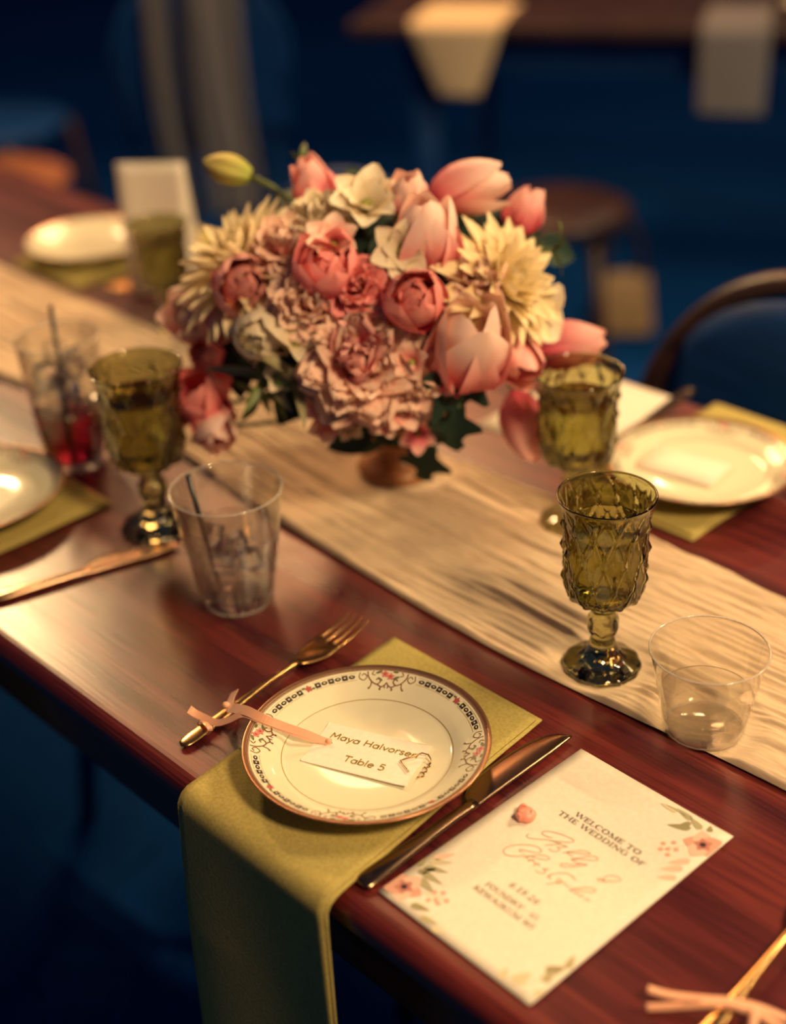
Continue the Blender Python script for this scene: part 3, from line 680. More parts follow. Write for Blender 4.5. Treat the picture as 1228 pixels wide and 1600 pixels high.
# small pink petal curl on the card
V = []; F = []
def curl(u, v):
    a = -0.3 + u * 5.2; r = 0.0068 * (0.45 + 0.55 * u)
    return (r * cos(a) * 1.05, r * sin(a) * 0.95, 0.0012 + 0.0075 * v * (0.75 + 0.25 * sin(3 * a)) - 0.002 * v * v)
V, F, U = grid(30, 8, curl)
o = mesh('petal_curl', V, F, M['petal_candy']); solid(o, 0.0012, 0)
o.location = back(822, 1277, 0.002); tag(o, 'small curled pink petal lying on the ivory welcome card', 'petal')
V, F = lathe([(0.0, 0.0), (0.0058, 0.0004), (0.0066, 0.0026), (0.0046, 0.0052), (0.0, 0.0060)], 20)
mesh('petal_heart', V, F, M['petal_candy'], o)

# ------------------------------------------------------------------ name tag
tagp = thing('name_tag', 'blush paper name tag in gold lettering lying on the china plate', 'tag', (-0.6149, 0.4914, TZ + 0.0122), R(21.9))
def tag_sheet():
    W_, H_ = 0.0755, 0.0425; hx, hy, hr = 0.0104, -0.0193, 0.0012
    V = [(0, 0), (W_, 0), (W_, -H_), (0, -H_)]
    ring = [(hx + hr * cos(2 * PI * k / 16), hy + hr * sin(2 * PI * k / 16)) for k in range(16)]
    out = []
    for k in range(16):      # outer loop sampled by direction from the hole
        a = 2 * PI * k / 16; dx, dy = cos(a), sin(a)
        ts = []
        if dx > 1e-6: ts.append((W_ - hx) / dx)
        if dx < -1e-6: ts.append(-hx / dx)
        if dy > 1e-6: ts.append(-hy / dy)
        if dy < -1e-6: ts.append((-H_ - hy) / dy)
        t = min(ts); out.append((hx + t * dx, hy + t * dy))
    P = ring + out; F = []
    for k in range(16):
        k2 = (k + 1) % 16; F.append((k, k2, 16 + k2, 16 + k))
    # corners
    cs = [(W_, 0), (0, 0), (0, -H_), (W_, -H_)]
    for c in cs:
        best = None
        for k in range(16):
            a, b = out[k], out[(k + 1) % 16]
            cr = lambda p, q: (p[0] - hx) * (q[1] - hy) - (p[1] - hy) * (q[0] - hx)
            if cr(a, c) >= -1e-12 and cr(c, b) >= -1e-12 and cr(a, b) > 0: best = k
        if best is not None:
            P.append(c); F.append((16 + best, 16 + (best + 1) % 16, len(P) - 1)[::-1])
    return [(x, y, 0.0003 + 0.0012 * (x / W_)) for x, y in P], F
V, F = tag_sheet(); o = mesh('card_stock', V, F, M['tagpaper'], tagp, smooth=False); solid(o, 0.0007, 1)
def on_tag(V, lift=0.00025): return [(x, y, 0.0003 + 0.0012 * x / 0.0755 + lift) for x, y, z in V]
V, F = text_mesh('Maya Halvorsen', ROUND, 7.0, 70.8, 14.6, 5.9, 0, 0.04); mesh('lettering', on_tag(V), F, M['goldink'], tagp, smooth=False)
V, F = text_mesh('Table 5', ROUND, 25.6, 55.4, 33.6, 5.9, 0, 0.04); mesh('lettering', on_tag(V), F, M['goldink'], tagp, smooth=False)
# gold wire clip holding the tag's right end
clip = thing('paper_clip', 'bent gold wire clip on the right end of the name tag', 'clip', (-0.6149, 0.4914, TZ + 0.0122), R(21.9))
wire = [(0.0722, -0.0302, 0.0032), (0.0626, -0.0218, 0.0030), (0.0640, -0.0206, 0.0034), (0.0701, -0.0153, 0.0040), (0.0733, -0.0112, 0.0042), (0.0775, -0.0108, 0.0036), (0.0803, -0.0128, 0.0022), (0.0812, -0.0160, 0.0008)]
V, F = tube(wire, 0.00048, 8); mesh('wire_hook', V, F, M['gold'], clip)
P = []
for i in range(50):
    s = i / 49; P.append((0.0800 + 0.0016 * sin(s * 6 * PI), -0.0160 - 0.0150 * s, 0.0006 + 0.0007 * cos(s * 6 * PI)))
V, F = tube(P, 0.00045, 8); mesh('wire_scallop', V, F, M['gold'], clip)

# ------------------------------------------------------------------ cutlery
def strip(stations, seg=14):
    """loft of flattened ellipses: (s, x, z, halfwidth, halfthick)"""
    V = []; F = []
    for (s, x, z, hw, ht) in stations:
        for k in range(seg):
            a = 2 * PI * k / seg; V.append((x + hw * cos(a), s, z + ht * sin(a)))
    n = len(stations)
    for i in range(n - 1):
        for k in range(seg):
            k2 = (k + 1) % seg; F.append((i * seg + k, i * seg + k2, (i + 1) * seg + k2, (i + 1) * seg + k))
    F.append(tuple(range(seg))[::-1]); F.append(tuple((n - 1) * seg + k for k in range(seg)))
    return V, F
def interp(st, n):
    """densify stations smoothly"""
    return [tuple(p) for p in spline(st, n)]
def fork(label, a, b, group='gold forks'):
    a = Vector(a); b = Vector(b); d = b - a
    t = thing('fork', label, 'fork', (a.x, a.y, a.z), math.atan2(d.y, d.x) - PI / 2, group)
    Lh = d.length
    st = [(0, 0, 0.0030, 0.0012, 0.0008), (0.003, 0, 0.0032, 0.0048, 0.0014), (0.014, 0, 0.0036, 0.0062, 0.0018), (0.034, 0, 0.0044, 0.0050, 0.0019), (0.060, 0, 0.0055, 0.0034, 0.0020), (0.090, 0, 0.0066, 0.0026, 0.0020), (Lh * 0.64, 0, 0.0064, 0.0026, 0.0018)]
    V, F = strip(interp(st, 4)); mesh('handle', V, F, M['gold'], t)
    def head(u, v):
        s = Lh * 0.62 + u * Lh * 0.20; x = (v - 0.5) * 2
        hw = 0.0026 + 0.0092 * min(1, (u / 0.55)) ** 0.7 if u < 0.55 else 0.0118
        return (x * hw, s, 0.0064 - 0.0035 * sin(PI * u * 0.8) + 0.0018 * x * x * min(1, u * 2))
    V, F, U = grid(14, 9, head); o = mesh('head', V, F, M['gold'], t); solid(o, 0.0016, 0)
    for k in range(4):
        x = -0.0098 + k * 0.00653
        st = [(Lh * 0.81, x, 0.0045, 0.0017, 0.0010), (Lh * 0.88, x, 0.0050, 0.0015, 0.0010), (Lh * 0.96, x * 0.98, 0.0075, 0.0011, 0.0008), (Lh, x * 0.97, 0.0100, 0.0004, 0.0004)]
        V, F = strip(interp(st, 3), 8); mesh('tine', V, F, M['gold'], t)
    return t
def knife(label, a, b, side=-1, group='table knives', m='steel'):
    a = Vector(a); b = Vector(b); d = b - a
    t = thing('knife', label, 'knife', (a.x, a.y, a.z), math.atan2(d.y, d.x) - PI / 2, group)
    Lk = d.length
    st = [(0, 0, 0.0030, 0.0022, 0.0010), (0.002, 0, 0.0032, 0.0062, 0.0022), (0.012, 0, 0.0036, 0.0072, 0.0028), (0.040, 0, 0.0038, 0.0058, 0.0028), (0.075, 0, 0.0038, 0.0042, 0.0026), (Lk * 0.52, 0, 0.0034, 0.0042, 0.0022)]
    V, F = strip(interp(st, 4), 18); mesh('handle', V, F, M[m], t)
    def bl(u, v):
        s = Lk * 0.50 + u * Lk * 0.5
        spine = 0.0040 * (1 - max(0, u - 0.8) / 0.2 * 0.3)
        edge = -(0.0042 + 0.0125 * (min(1, u / 0.22) ** 0.6)) if u < 0.5 else -(0.0167 * math.sqrt(max(0.0, 1 - ((u - 0.5) / 0.5) ** 2.6)) - 0.002 * ((u - 0.5) / 0.5))
        x = spine + (edge - spine) * v
        return (-side * x, s, 0.0034 + 0.0006 * sin(PI * v))
    V, F, U = grid(36, 8, bl); o = mesh('blade', V, F, M[m], t); solid(o, 0.0012, 0)
    return t
fork('gold fork left of the lettered plate with a ribbon round its handle', (-0.6798, 0.4135, TZ), (-0.6985, 0.5950, TZ))
fork('gold fork handle entering at the bottom right corner', (-0.2820, 0.4420, TZ), (-0.2960, 0.6200, TZ))
knife('dark polished knife between the lettered plate and welcome card', (-0.4945, 0.4080, TZ), (-0.4955, 0.5995, TZ), -1)
knife('blurred knife lying on bare wood at the left edge', (-0.9420, 0.4180, TZ), (-0.8965, 0.5720, TZ), -1)
knife('bright knife beyond the runner, beside the right plate', (-0.742, 1.075, TZ + 0.012), (-0.722, 0.895, TZ + 0.006), -1)
fork('gold fork beside the far left plate', (-1.415, 1.05, TZ), (-1.44, 0.87, TZ))

# ribbons
def ribbon_strip(P, wd, twist=None):
    P = [Vector(p) for p in spline(P, 6)]; V = []; F = []; n = len(P)
    for i, p in enumerate(P):
        t = (P[min(i + 1, n - 1)] - P[max(i - 1, 0)]).normalized()
        sd = t.cross(Vector((0, 0, 1)))
        if sd.length < 0.05: sd = Vector((1, 0, 0))
        sd.normalize(); a = (twist[0] + (twist[1] - twist[0]) * i / (n - 1)) if twist else 0
        sd = (Matrix.Rotation(a, 3, t) @ sd); ww = wd[0] + (wd[1] - wd[0]) * i / (n - 1) if isinstance(wd, tuple) else wd
        V += [p + sd * ww / 2, p - sd * ww / 2]
    for i in range(n - 1): F.append((2 * i, 2 * i + 1, 2 * i + 3, 2 * i + 2))
    return V, F
rb = thing('ribbon', 'thin blush ribbon tying the name tag to the gold fork', 'ribbon', (0, 0, 0), 0, 'blush ribbons')
def up_(P): return [(x, y, TZ + z) for x, y, z in P]
for nm, P, wd, tw in (
    ('upper_strand', [(-0.5972, 0.4774, 0.0135), (-0.6020, 0.4735, 0.0150), (-0.6110, 0.4680, 0.0185), (-0.6235, 0.4600, 0.0225), (-0.6370, 0.4520, 0.0272), (-0.6505, 0.4502, 0.0270), (-0.6660, 0.4520, 0.0200), (-0.6765, 0.4548, 0.0135), (-0.6850, 0.4610, 0.0115), (-0.6900, 0.4690, 0.0130)], (0.0044, 0.0085), (-0.6, -0.7)),
    ('lower_strand', [(-0.5972, 0.4774, 0.0130), (-0.6100, 0.4665, 0.0170), (-0.6240, 0.4585, 0.0215), (-0.6390, 0.4500, 0.0262), (-0.6530, 0.4482, 0.0240), (-0.6640, 0.4435, 0.0160), (-0.6740, 0.4400, 0.0105), (-0.6845, 0.4372, 0.0110), (-0.6905, 0.4345, 0.0130), (-0.6930, 0.4320, 0.0165)], (0.0036, 0.0056), (-0.6, -0.8))):
    V, F = ribbon_strip(up_(P), wd, tw); o = mesh(nm, V, F, M['ribbon'], rb, smooth=False); solid(o, 0.0003, 0)
ang = math.atan2(0.0187, -0.18)
for (fx, fy, rr) in ((-0.6818, 0.4352, 0.0062),):
    P = [(fx + rr * cos(a), fy + 0.001 * sin(a), TZ + 0.0052 + 0.0042 * sin(a)) for a in np.linspace(0, 2 * PI, 20)]
    V, F = ribbon_strip(P, 0.0036); mesh('loop', V, F, M['ribbon'], rb)
V, F = lathe([(0, 0), (0.0016, 0.0004), (0.0021, 0.0014), (0.0014, 0.0026), (0, 0.003)], 12); o = mesh('knot', V, F, M['ribbon'], rb); o.location = (-0.5990, 0.4764, TZ + 0.0130)
V, F = lathe([(0, 0), (0.0022, 0.0004), (0.0028, 0.0018), (0.0018, 0.0032), (0, 0.0036)], 12); o = mesh('knot', V, F, M['ribbon'], rb); o.location = (-0.6835, 0.4560, TZ + 0.0100)
rb2 = thing('ribbon', 'blush ribbon tails crossing the fork at the bottom right corner', 'ribbon', (0, 0, 0), 0, 'blush ribbons')
for P in ([(-0.3205, 0.4575, 0.0100), (-0.3110, 0.4630, 0.0085), (-0.3020, 0.4695, 0.0080), (-0.2930, 0.4755, 0.0085), (-0.2850, 0.4810, 0.0090), (-0.2730, 0.4885, 0.0080), (-0.2580, 0.4960, 0.004)],
          [(-0.3174, 0.4529, 0.0020), (-0.3090, 0.4600, 0.0035), (-0.3000, 0.4670, 0.0060), (-0.2920, 0.4735, 0.0080), (-0.2840, 0.4800, 0.0085), (-0.2700, 0.4860, 0.0070), (-0.2560, 0.4880, 0.004)],
          [(-0.2745, 0.4875, 0.0085), (-0.2690, 0.4800, 0.0090), (-0.2610, 0.4640, 0.0080), (-0.2540, 0.4500, 0.004)]):
    V, F = ribbon_strip(up_(P), 0.0046, (0.2, 0.5)); o = mesh('tail', V, F, M['ribbon'], rb2); solid(o, 0.0004, 0)

# ------------------------------------------------------------------ green pressed-glass goblets
def goblet_profile():
    return [(0.0, 0.0), (0.0255, 0.0), (0.0274, 0.0010), (0.0276, 0.0024), (0.0262, 0.0040), (0.0220, 0.0064), (0.0160, 0.0098), (0.0120, 0.0140), (0.0098, 0.0195), (0.0086, 0.0255),
            (0.0090, 0.0285), (0.0108, 0.0325), (0.0116, 0.0360), (0.0112, 0.0400), (0.0094, 0.0440), (0.0088, 0.0475), (0.0094, 0.0520), (0.0140, 0.0562), (0.0212, 0.0594), (0.0260, 0.0640), (0.0281, 0.0705), (0.0286, 0.0800),
            (0.0288, 0.0900), (0.0288, 0.1000), (0.0288, 0.1100), (0.0290, 0.1180), (0.0296, 0.1250), (0.0308, 0.1320), (0.0328, 0.1385), (0.0339, 0.1410), (0.0340, 0.1420)]
GIN = [(0.0331, 0.1422), (0.0322, 0.1405), (0.0302, 0.1340), (0.0284, 0.1270), (0.0276, 0.1190), (0.0272, 0.1100), (0.0271, 0.0950), (0.0269, 0.0820), (0.0262, 0.0722), (0.0235, 0.0664), (0.0160, 0.0620), (0.0080, 0.0605), (0.0, 0.0600)]
def densify(prof, step):
    out = [prof[0]]
    for a, b in zip(prof, prof[1:]):
        d = math.hypot(b[0] - a[0], b[1] - a[1]); n = max(1, int(d / step))
        for k in range(1, n + 1): out.append((a[0] + (b[0] - a[0]) * k / n, a[1] + (b[1] - a[1]) * k / n))
    return out
def smoothprof(prof, n=3): return [(max(0.0, p[0]), p[1]) for p in spline(prof, n)]
PITCH = 0.0207
def diamond(r, z, t):
    if z > 0.1400 or r < 0.004: return r
    if z > 0.0570:
        a = t / (2 * PI / 12); b = (z - 0.0600) / (2 * PITCH)
        p = abs(((a + b) % 1) - 0.5) * 2; q = abs(((a - b) % 1) - 0.5) * 2
        fade = min(1, (z - 0.0570) / 0.006) * min(1, (0.1400 - z) / 0.006)
        ridge = max(p, q)
        h = 0.0015 * ridge ** 4 - 0.0008
        m = min(p, q); bead = max(0.0, (m - 0.70) / 0.30)
        h += 0.0021 * math.sqrt(bead) if bead > 0 else 0
        return r + h * fade
    if 0.0285 < z < 0.044:
        q = abs(((t / (2 * PI / 6)) % 1) - 0.5) * 2; return r + 0.0012 * (q - 0.5)
    if z < 0.013 and r > 0.010:
        q = abs(((t / (2 * PI / 12)) % 1) - 0.5) * 2; return r + 0.0011 * (q - 0.5)
    return r
_cache = {}
def goblet(label, x, y, z, s=1.0, hz=1.0, liquid=0.118, rot=0.0):
    t = thing('goblet', label, 'goblet', (x, y, z), rot, 'green glass goblets'); t.scale = (s, s, hz)
    if 'g' not in _cache:
        out = densify(smoothprof(goblet_profile(), 3), 0.0011); inn = smoothprof(GIN, 3)
        V, F = lathe(out + inn, 168, diamond)
        no = len(out)
        g = mesh('glass', V, F, M['green_glass'], t); _cache['g'] = g.data
        li = []
        for (r, zz) in reversed(GIN):
            if zz <= liquid: li.append((r + 0.0002 if r > 0 else 0, zz - 0.0002))
        li.append((0.0278, liquid - 0.0008)); li.append((0.0280, liquid)); li.append((0.0265, liquid - 0.0006)); li.append((0, liquid - 0.0006))
        V, F = lathe(li, 64); d = mesh('drink', V, F, M['wine'], t); _cache['d'] = d.data
    else:
        link('glass', _cache['g'], None, t); link('drink', _cache['d'], None, t)
    return t
RZ = TZ + 0.0030
goblet('green diamond pressed goblet in sharp focus on the runner', -0.531, 0.678, RZ, 1.0, 0.985, rot=0.12)
goblet('blurred green goblet behind the sharp one, beside the right plate', -0.676, 0.822, RZ, 1.08, 0.97, rot=0.3)
goblet('blurred green goblet left of the bouquet, behind the ice tumbler', -0.939, 0.581, TZ + 0.0005, 1.12, 1.06, rot=0.5)
goblet('green goblet far left, in front of the standing card', -1.292, 0.852, TZ + 0.0005, 0.98, 0.88, rot=0.2)

# ------------------------------------------------------------------ clear cups
def cup(label, name, x, y, z, prof_out, prof_in, m, liq_z, liqm, flutes=0, group='clear drinking glasses', rim_w=0.0007, base_w=0.0009):
    t = thing(name, label, 'glass', (x, y, z), 0.2, group)
    fl = (lambda r, zz, a: r * (1 + 0.006 * cos(flutes * a) * (1 if zz < 0.055 else 0))) if flutes else None
    V, F = lathe(prof_out + prof_in, 96, fl); mesh('cup_wall', V, F, m, t)
    rr, rz_ = (prof_out[-1][0] + prof_in[0][0]) / 2, prof_out[-1][1]; rw = rim_w
    V, F = lathe([(rr + rw * cos(a), rz_ + rw * sin(a)) for a in np.linspace(0, 2 * PI, 11)], 96); mesh('rim', V, F, M['rim_glass'], t)
    if base_w:
        V, F = lathe([(prof_out[1][0] - 0.0006 + base_w * cos(a), base_w + base_w * sin(a)) for a in np.linspace(0, 2 * PI, 11)], 96); mesh('base_ring', V, F, M['rim_glass'], t)
    if liq_z:
        li = []
        pin = list(reversed(prof_in))
        for (a, za), (b, zb) in zip(pin, pin[1:]):
            if za <= liq_z: li.append((max(0, a + (0.0001 if a > 0 else 0)), za - (0.0001)))
            if za < liq_z <= zb:
                k = (liq_z - za) / max(zb - za, 1e-6); r = a + (b - a) * k
                li.append((r + 0.0001, liq_z - 0.0006)); li.append((r + 0.0001, liq_z + 0.0006)); li.append((r - 0.0012, liq_z)); li.append((0, liq_z)); break
        V, F = lathe(li, 64); mesh('drink', V, F, liqm, t)
    return t
cup('clear plastic cup half full of water on the runner', 'plastic_cup', -0.436, 0.669, RZ,
    [(0, 0), (0.0262, 0), (0.0276, 0.0010), (0.0290, 0.0120), (0.0318, 0.0290), (0.0322, 0.0295), (0.0355, 0.0480), (0.0384, 0.0625), (0.0389, 0.0632)],
    [(0.0386, 0.0638), (0.0380, 0.0630), (0.0349, 0.0480), (0.0316, 0.0295), (0.0284, 0.0120), (0.0268, 0.0022), (0.0, 0.0018)], M['plastic'], 0.0270, M['water'], 24)
tum = cup('clear tumbler with ice and a black straw beside the gold fork', 'tumbler', -0.797, 0.556, TZ + 0.0003,
    [(0, 0), (0.0255, 0), (0.0280, 0.0015), (0.0300, 0.0120), (0.0360, 0.0500), (0.0425, 0.0985), (0.0430, 0.1000)],
    [(0.0422, 0.1003), (0.0414, 0.0985), (0.0347, 0.0500), (0.0292, 0.0160), (0.0272, 0.0120), (0.0, 0.0110)], M['clear_glass'], 0.0620, M['water'])
red = cup('tall clear glass of red drink and ice at the left edge', 'highball_glass', -1.100, 0.603, TZ + 0.0003,
    [(0, 0), (0.0270, 0), (0.0285, 0.0015), (0.0295, 0.0120), (0.0330, 0.0600), (0.0375, 0.1230), (0.0379, 0.1245)],
    [(0.0372, 0.1247), (0.0364, 0.1230), (0.0319, 0.0600), (0.0285, 0.0140), (0.0265, 0.0095), (0.0, 0.0085)], M['clear_glass'], 0.0560, M['red_drink'])
def ice(parent, x, y, z, s, seed):
    r2 = random.Random(seed); V, F = box(0, 0, 0, s, s * r2.uniform(0.8, 1.1), s * r2.uniform(0.7, 1))
    V = [(a + r2.uniform(-1, 1) * s * 0.08, b + r2.uniform(-1, 1) * s * 0.08, c + r2.uniform(-1, 1) * s * 0.08) for a, b, c in V]
    o = mesh('ice_cube', V, F, M['ice'], parent, smooth=False); bevel(o, s * 0.14, 3)
    o.location = (x, y, z); o.rotation_euler = (r2.uniform(0, 3), r2.uniform(0, 3), r2.uniform(0, 3)); return o
for i, (x, y, z) in enumerate(((0.010, 0.008, 0.036), (-0.012, 0.006, 0.040), (0.002, -0.013, 0.046), (0.013, -0.008, 0.060), (-0.010, -0.008, 0.061))): ice(tum, x, y, z, 0.016, i)
for i, (x, y, z) in enumerate(((0.010, 0.008, 0.060), (-0.012, 0.006, 0.064), (0.002, -0.013, 0.070), (0.013, -0.010, 0.086), (-0.012, -0.008, 0.088), (0.0, 0.014, 0.090), (0.012, 0.006, 0.106), (-0.008, 0.002, 0.110))): ice(red, x, y, z, 0.019, 20 + i)
for lab, a, b in (('black straw leaning in the clear ice tumbler', (-0.8030, 0.5445, 0.0125), (-0.8130, 0.5345, 0.1150)), ('black straw standing in the red drink', (-1.0900, 0.5930, 0.0100), (-1.0985, 0.6025, 0.1560))):
    a = Vector(a); b = Vector(b); V = []; F = []
    ax = (b - a); pts = [Vector((0, 0, 0)), ax * 0.5, ax]
    V, F = tube(pts, 0.0021, 10); o = mesh('straw', V, F, M['straw']); o.location = a + Vector((0, 0, TZ)); tag(o, lab, 'straw', 'black straws')

# ------------------------------------------------------------------ standing card and far menu
sa = math.atan2(0.060, 0.073)
st = thing('table_card', 'blank cream card standing upright behind the left of the bouquet', 'card', (-1.385, 0.910, TZ + 0.0003), sa)
V, F, U = grid(8, 12, lambda u, v: ((u - 0.5) * 0.080, 0.010 * v + 0.002 * sin(PI * u), 0.001 + 0.156 * v)); o = mesh('front_panel', V, F, M['paper'], st); solid(o, 0.0008)
V, F, U = grid(8, 12, lambda u, v: ((u - 0.5) * 0.080, 0.052 - 0.041 * v, 0.001 + 0.156 * v)); o = mesh('back_panel', V, F, M['paper'], st); solid(o, 0.0008)
mc = thing('menu_card', 'cream menu card beyond the runner behind the green goblet', 'card', (-0.800, 0.905, TZ + 0.0003), R(2))
V, F, U = grid(6, 6, lambda u, v: (0.118 * (u - 1) + 0.05, 0.165 * v, 0.0008)); o = mesh('sheet', V, F, M['paper'], mc); solid(o, 0.0006)
V, F = join(*[stroke([(-0.05 + 0.01 * (k % 2), 0.03 + 0.018 * k), (0.02 - 0.01 * (k % 2), 0.03 + 0.018 * k)], 0.0016, 0.0010) for k in range(6)])
tg2 = thing('place_tag', 'blank blush tag lying on the right plate', 'tag', (-0.690, 0.915, TZ + 0.0130), R(10))
V, F, U = grid(4, 3, lambda u, v: (0.075 * u, 0.045 * v, 0.0005 + 0.001 * u)); o = mesh('card_stock', V, F, M['tagpaper'], tg2); solid(o, 0.0006)

# ------------------------------------------------------------------ vase and bouquet
VX, VY = -0.857, 0.790
vs_ = thing('vase', 'low amber footed bowl under the bouquet on the runner', 'vase', (VX, VY, TZ + 0.0028))
V, F = lathe([(0, 0), (0.036, 0), (0.038, 0.004), (0.030, 0.010), (0.020, 0.018), (0.018, 0.028), (0.026, 0.036)], 40); mesh('foot', V, F, M['vase'], vs_)
V, F = lathe([(0.024, 0.034), (0.044, 0.046), (0.060, 0.062), (0.066, 0.078), (0.067, 0.084), (0.063, 0.084), (0.056, 0.064), (0.030, 0.048), (0, 0.046)], 48); mesh('bowl', V, F, M['vase'], vs_)

BC = Vector((-0.858, 0.790, TZ + 0.165)); BA, BB = 0.150, 0.118
def surf(px, py, k=1.0):
    """point on the dome of the bouquet seen at (px, py) and its outward normal"""
    d = ray(px, py).normalized()
    s = Vector((1 / (BA * k), 1 / (BA * k), 1 / (BB * k)))
    o = CAM - BC; o2 = Vector((o.x * s.x, o.y * s.y, o.z * s.z)); d2 = Vector((d.x * s.x, d.y * s.y, d.z * s.z))
    A = d2.dot(d2); B = o2.dot(d2); C = o2.dot(o2) - 1
    disc = B * B - A * C
    t = (-B - math.sqrt(disc)) / A if disc > 0 else -B / A
    p = CAM + d * t; q = p - BC
    nrm = Vector((q.x * s.x ** 2, q.y * s.y ** 2, q.z * s.z ** 2)).normalized()
    return p, nrm
def cb(r, u, b): return (RT * r + UP * u - FW * b).normalized()

def petal_geo(ln, wd, a0, a1, p=1.0, cup_=0.5, shp=(0.75, 0.7), ruff=0.0, rn=5, r0=0.003, nu=9, nv=7, seed=0, notch=0.0):
    """one petal: base by the flower axis (Z); a0..a1 = lean from the axis along its length (deg)"""
    r2 = random.Random(seed); ph = r2.uniform(0, 6)
    rad = r0; zz = 0; prof = []
    for i in range(nu):
        s = i / (nu - 1); prof.append((rad, zz, R(a0 + (a1 - a0) * s ** p)))
        a = R(a0 + (a1 - a0) * (s + 0.5 / (nu - 1)) ** p); rad += ln / (nu - 1) * sin(a); zz += ln / (nu - 1) * cos(a)
    V = []; U = []; F = []
    for i in range(nu):
        s = i / (nu - 1); r_, z_, a = prof[i]
        w_ = wd / 2 * max(0.10 if s < 0.5 else 0.04, sin(PI * min(0.985, 0.06 + 0.94 * s) ** shp[0]) ** shp[1])
        for j in range(nv):
            v = j / (nv - 1) * 2 - 1
            inw = cup_ * w_ * v * v
            rf = ruff * s * s * sin(rn * v * 2 + ph + s * 2) * wd
            nt_ = -notch * ln * (1 - abs(v)) * (s > 0.99)
            x = r_ - inw * cos(a) + rf * cos(a) + nt_ * sin(a); z = z_ + inw * sin(a) - rf * sin(a) + nt_ * cos(a)
            V.append((x, w_ * v, z)); U.append((s, (v + 1) / 2))
    for i in range(nu - 1):
        for j in range(nv - 1):
            k = i * nv + j; F.append((k, k + nv, k + nv + 1, k + 1))
    return V, F, U
def whorl(t, n, geo, m, rot0=0.0, jit=4, rr=None, z=0.0, name='petal', tilt=5):
    """n copies of one petal around the axis; the petals share one mesh"""
    V, F, U = geo; me = None
    for k in range(n):
        if me is None:
            o = mesh(name, V, F, m, t, uv=U); me = o.data
        else: o = link(name, me, None, t)
        o.rotation_euler = (R(rng.uniform(-tilt, tilt)), R(rng.uniform(-tilt, tilt)), rot0 + 2 * PI * k / n + R(rng.uniform(-jit, jit)))
        s = rng.uniform(0.94, 1.06); o.scale = (s, s, s); o.location = (0, 0, z)
def stem_to(t, p, Mx, length=None, rad=0.0022, m='stem', target=None):
    """a stem from the head down to the bowl, in the flower's own frame"""
    tgt = Vector(target) if target is not None else Vector((VX + (p.x - VX) * 0.18, VY + (p.y - VY) * 0.18, TZ + 0.075))
    inv = Mx.inverted()
    a = Vector((0, 0, 0)); e = inv @ tgt
    c = Vector((0, 0, -0.35 * e.length))
    P = [(1 - s) ** 2 * a + 2 * s * (1 - s) * c + s * s * e for s in np.linspace(0, 1, 9)]
    V, F = tube(P, rad, 7); mesh('stem', V, F, M[m], t)
def flower(name, label, cat, p, ax, spin=0.0, group=None, stem=True, target=None):
    t = thing(name, label, cat, (0, 0, 0), 0, group)
    Rm = frame(ax).to_4x4() @ Matrix.Rotation(spin, 4, 'Z'); Rm.translation = p
    t.matrix_world = Rm
    if stem: stem_to(t, p, Rm, target=target)
    return t
G = 'bouquet flowers'
def tulip(label, px, py, ln, wd, axis=None, k=1.0, mt='p_tulip', spin=0.0, openn=0.0, blend=0.6, off=0.0):
    p, nm = surf(px, py, k); ax = cb(*axis) if axis else nm
    p = p - ax * ln * (0.5 + off)
    t = flower('tulip', label, 'flower', p, ax, spin, 'tulips in the bouquet')
    a1 = -22 + openn
    whorl(t, 3, petal_geo(ln, wd * 0.80, 74, a1, 0.55, 0.55, (0.80, 0.62), seed=1), M[mt], 0.0)
    whorl(t, 3, petal_geo(ln * 0.98, wd * 0.78, 66, a1 - 8, 0.55, 0.6, (0.78, 0.62), seed=2), M[mt], PI / 3)
    return t
def rose(label, px, py, rad, axis=None, k=1.0, mt='p_ranun', layers=6, n=5, name='ranunculus', spin=0.0, openn=0.0, ruff=0.02, depth=0.75):
    """ball of overlapping petals, tight in the middle"""
    p, nm = surf(px, py, k); ax = cb(*axis) if axis else nm
    p = p - ax * rad * 0.9
    t = flower(name, label, 'flower', p, ax, spin, G)
    for i in range(layers):
        f = (i + 1) / layers; ln = rad * (1.05 + 0.95 * f); wd = rad * (0.5 + 1.0 * f)
        a0 = 20 + 62 * f + openn * f; a1 = -52 * (1 - f) - 34 + openn * f * 1.3
        whorl(t, n, petal_geo(ln * (0.80 + 0.2 * f), wd, a0, a1, 0.75, 0.45, (0.78, 0.55), ruff * f, 6, r0=0.001, seed=i), M[mt], i * 0.63, 8, z=rad * 0.25 * (1 - f))
    return t
def dahlia(label, px, py, rad, axis=None, k=1.0, mt='p_cream', layers=6, n0=7, wd=0.26, name='dahlia', spin=0.0):
    p, nm = surf(px, py, k); ax = cb(*axis) if axis else nm
    p = p - ax * rad * 0.30
    t = flower(name, label, 'flower', p, ax, spin, G)
    for i in range(layers):
        f = i / (layers - 1); n = int(n0 + 3.2 * i)
        ln = rad * (0.45 + 0.60 * f); a0 = 12 + 76 * f; a1 = a0 + (6 if f < 0.5 else 16) - 30 * (1 - f)
        whorl(t, n, petal_geo(ln, rad * wd * (0.7 + 0.4 * f), a0, a1, 1.2, 0.55, (0.95, 0.75), 0, 3, r0=rad * 0.06, nu=7, nv=5, seed=i), M[mt], i * 0.41, 5, z=rad * 0.12 * (1 - f))
    return t
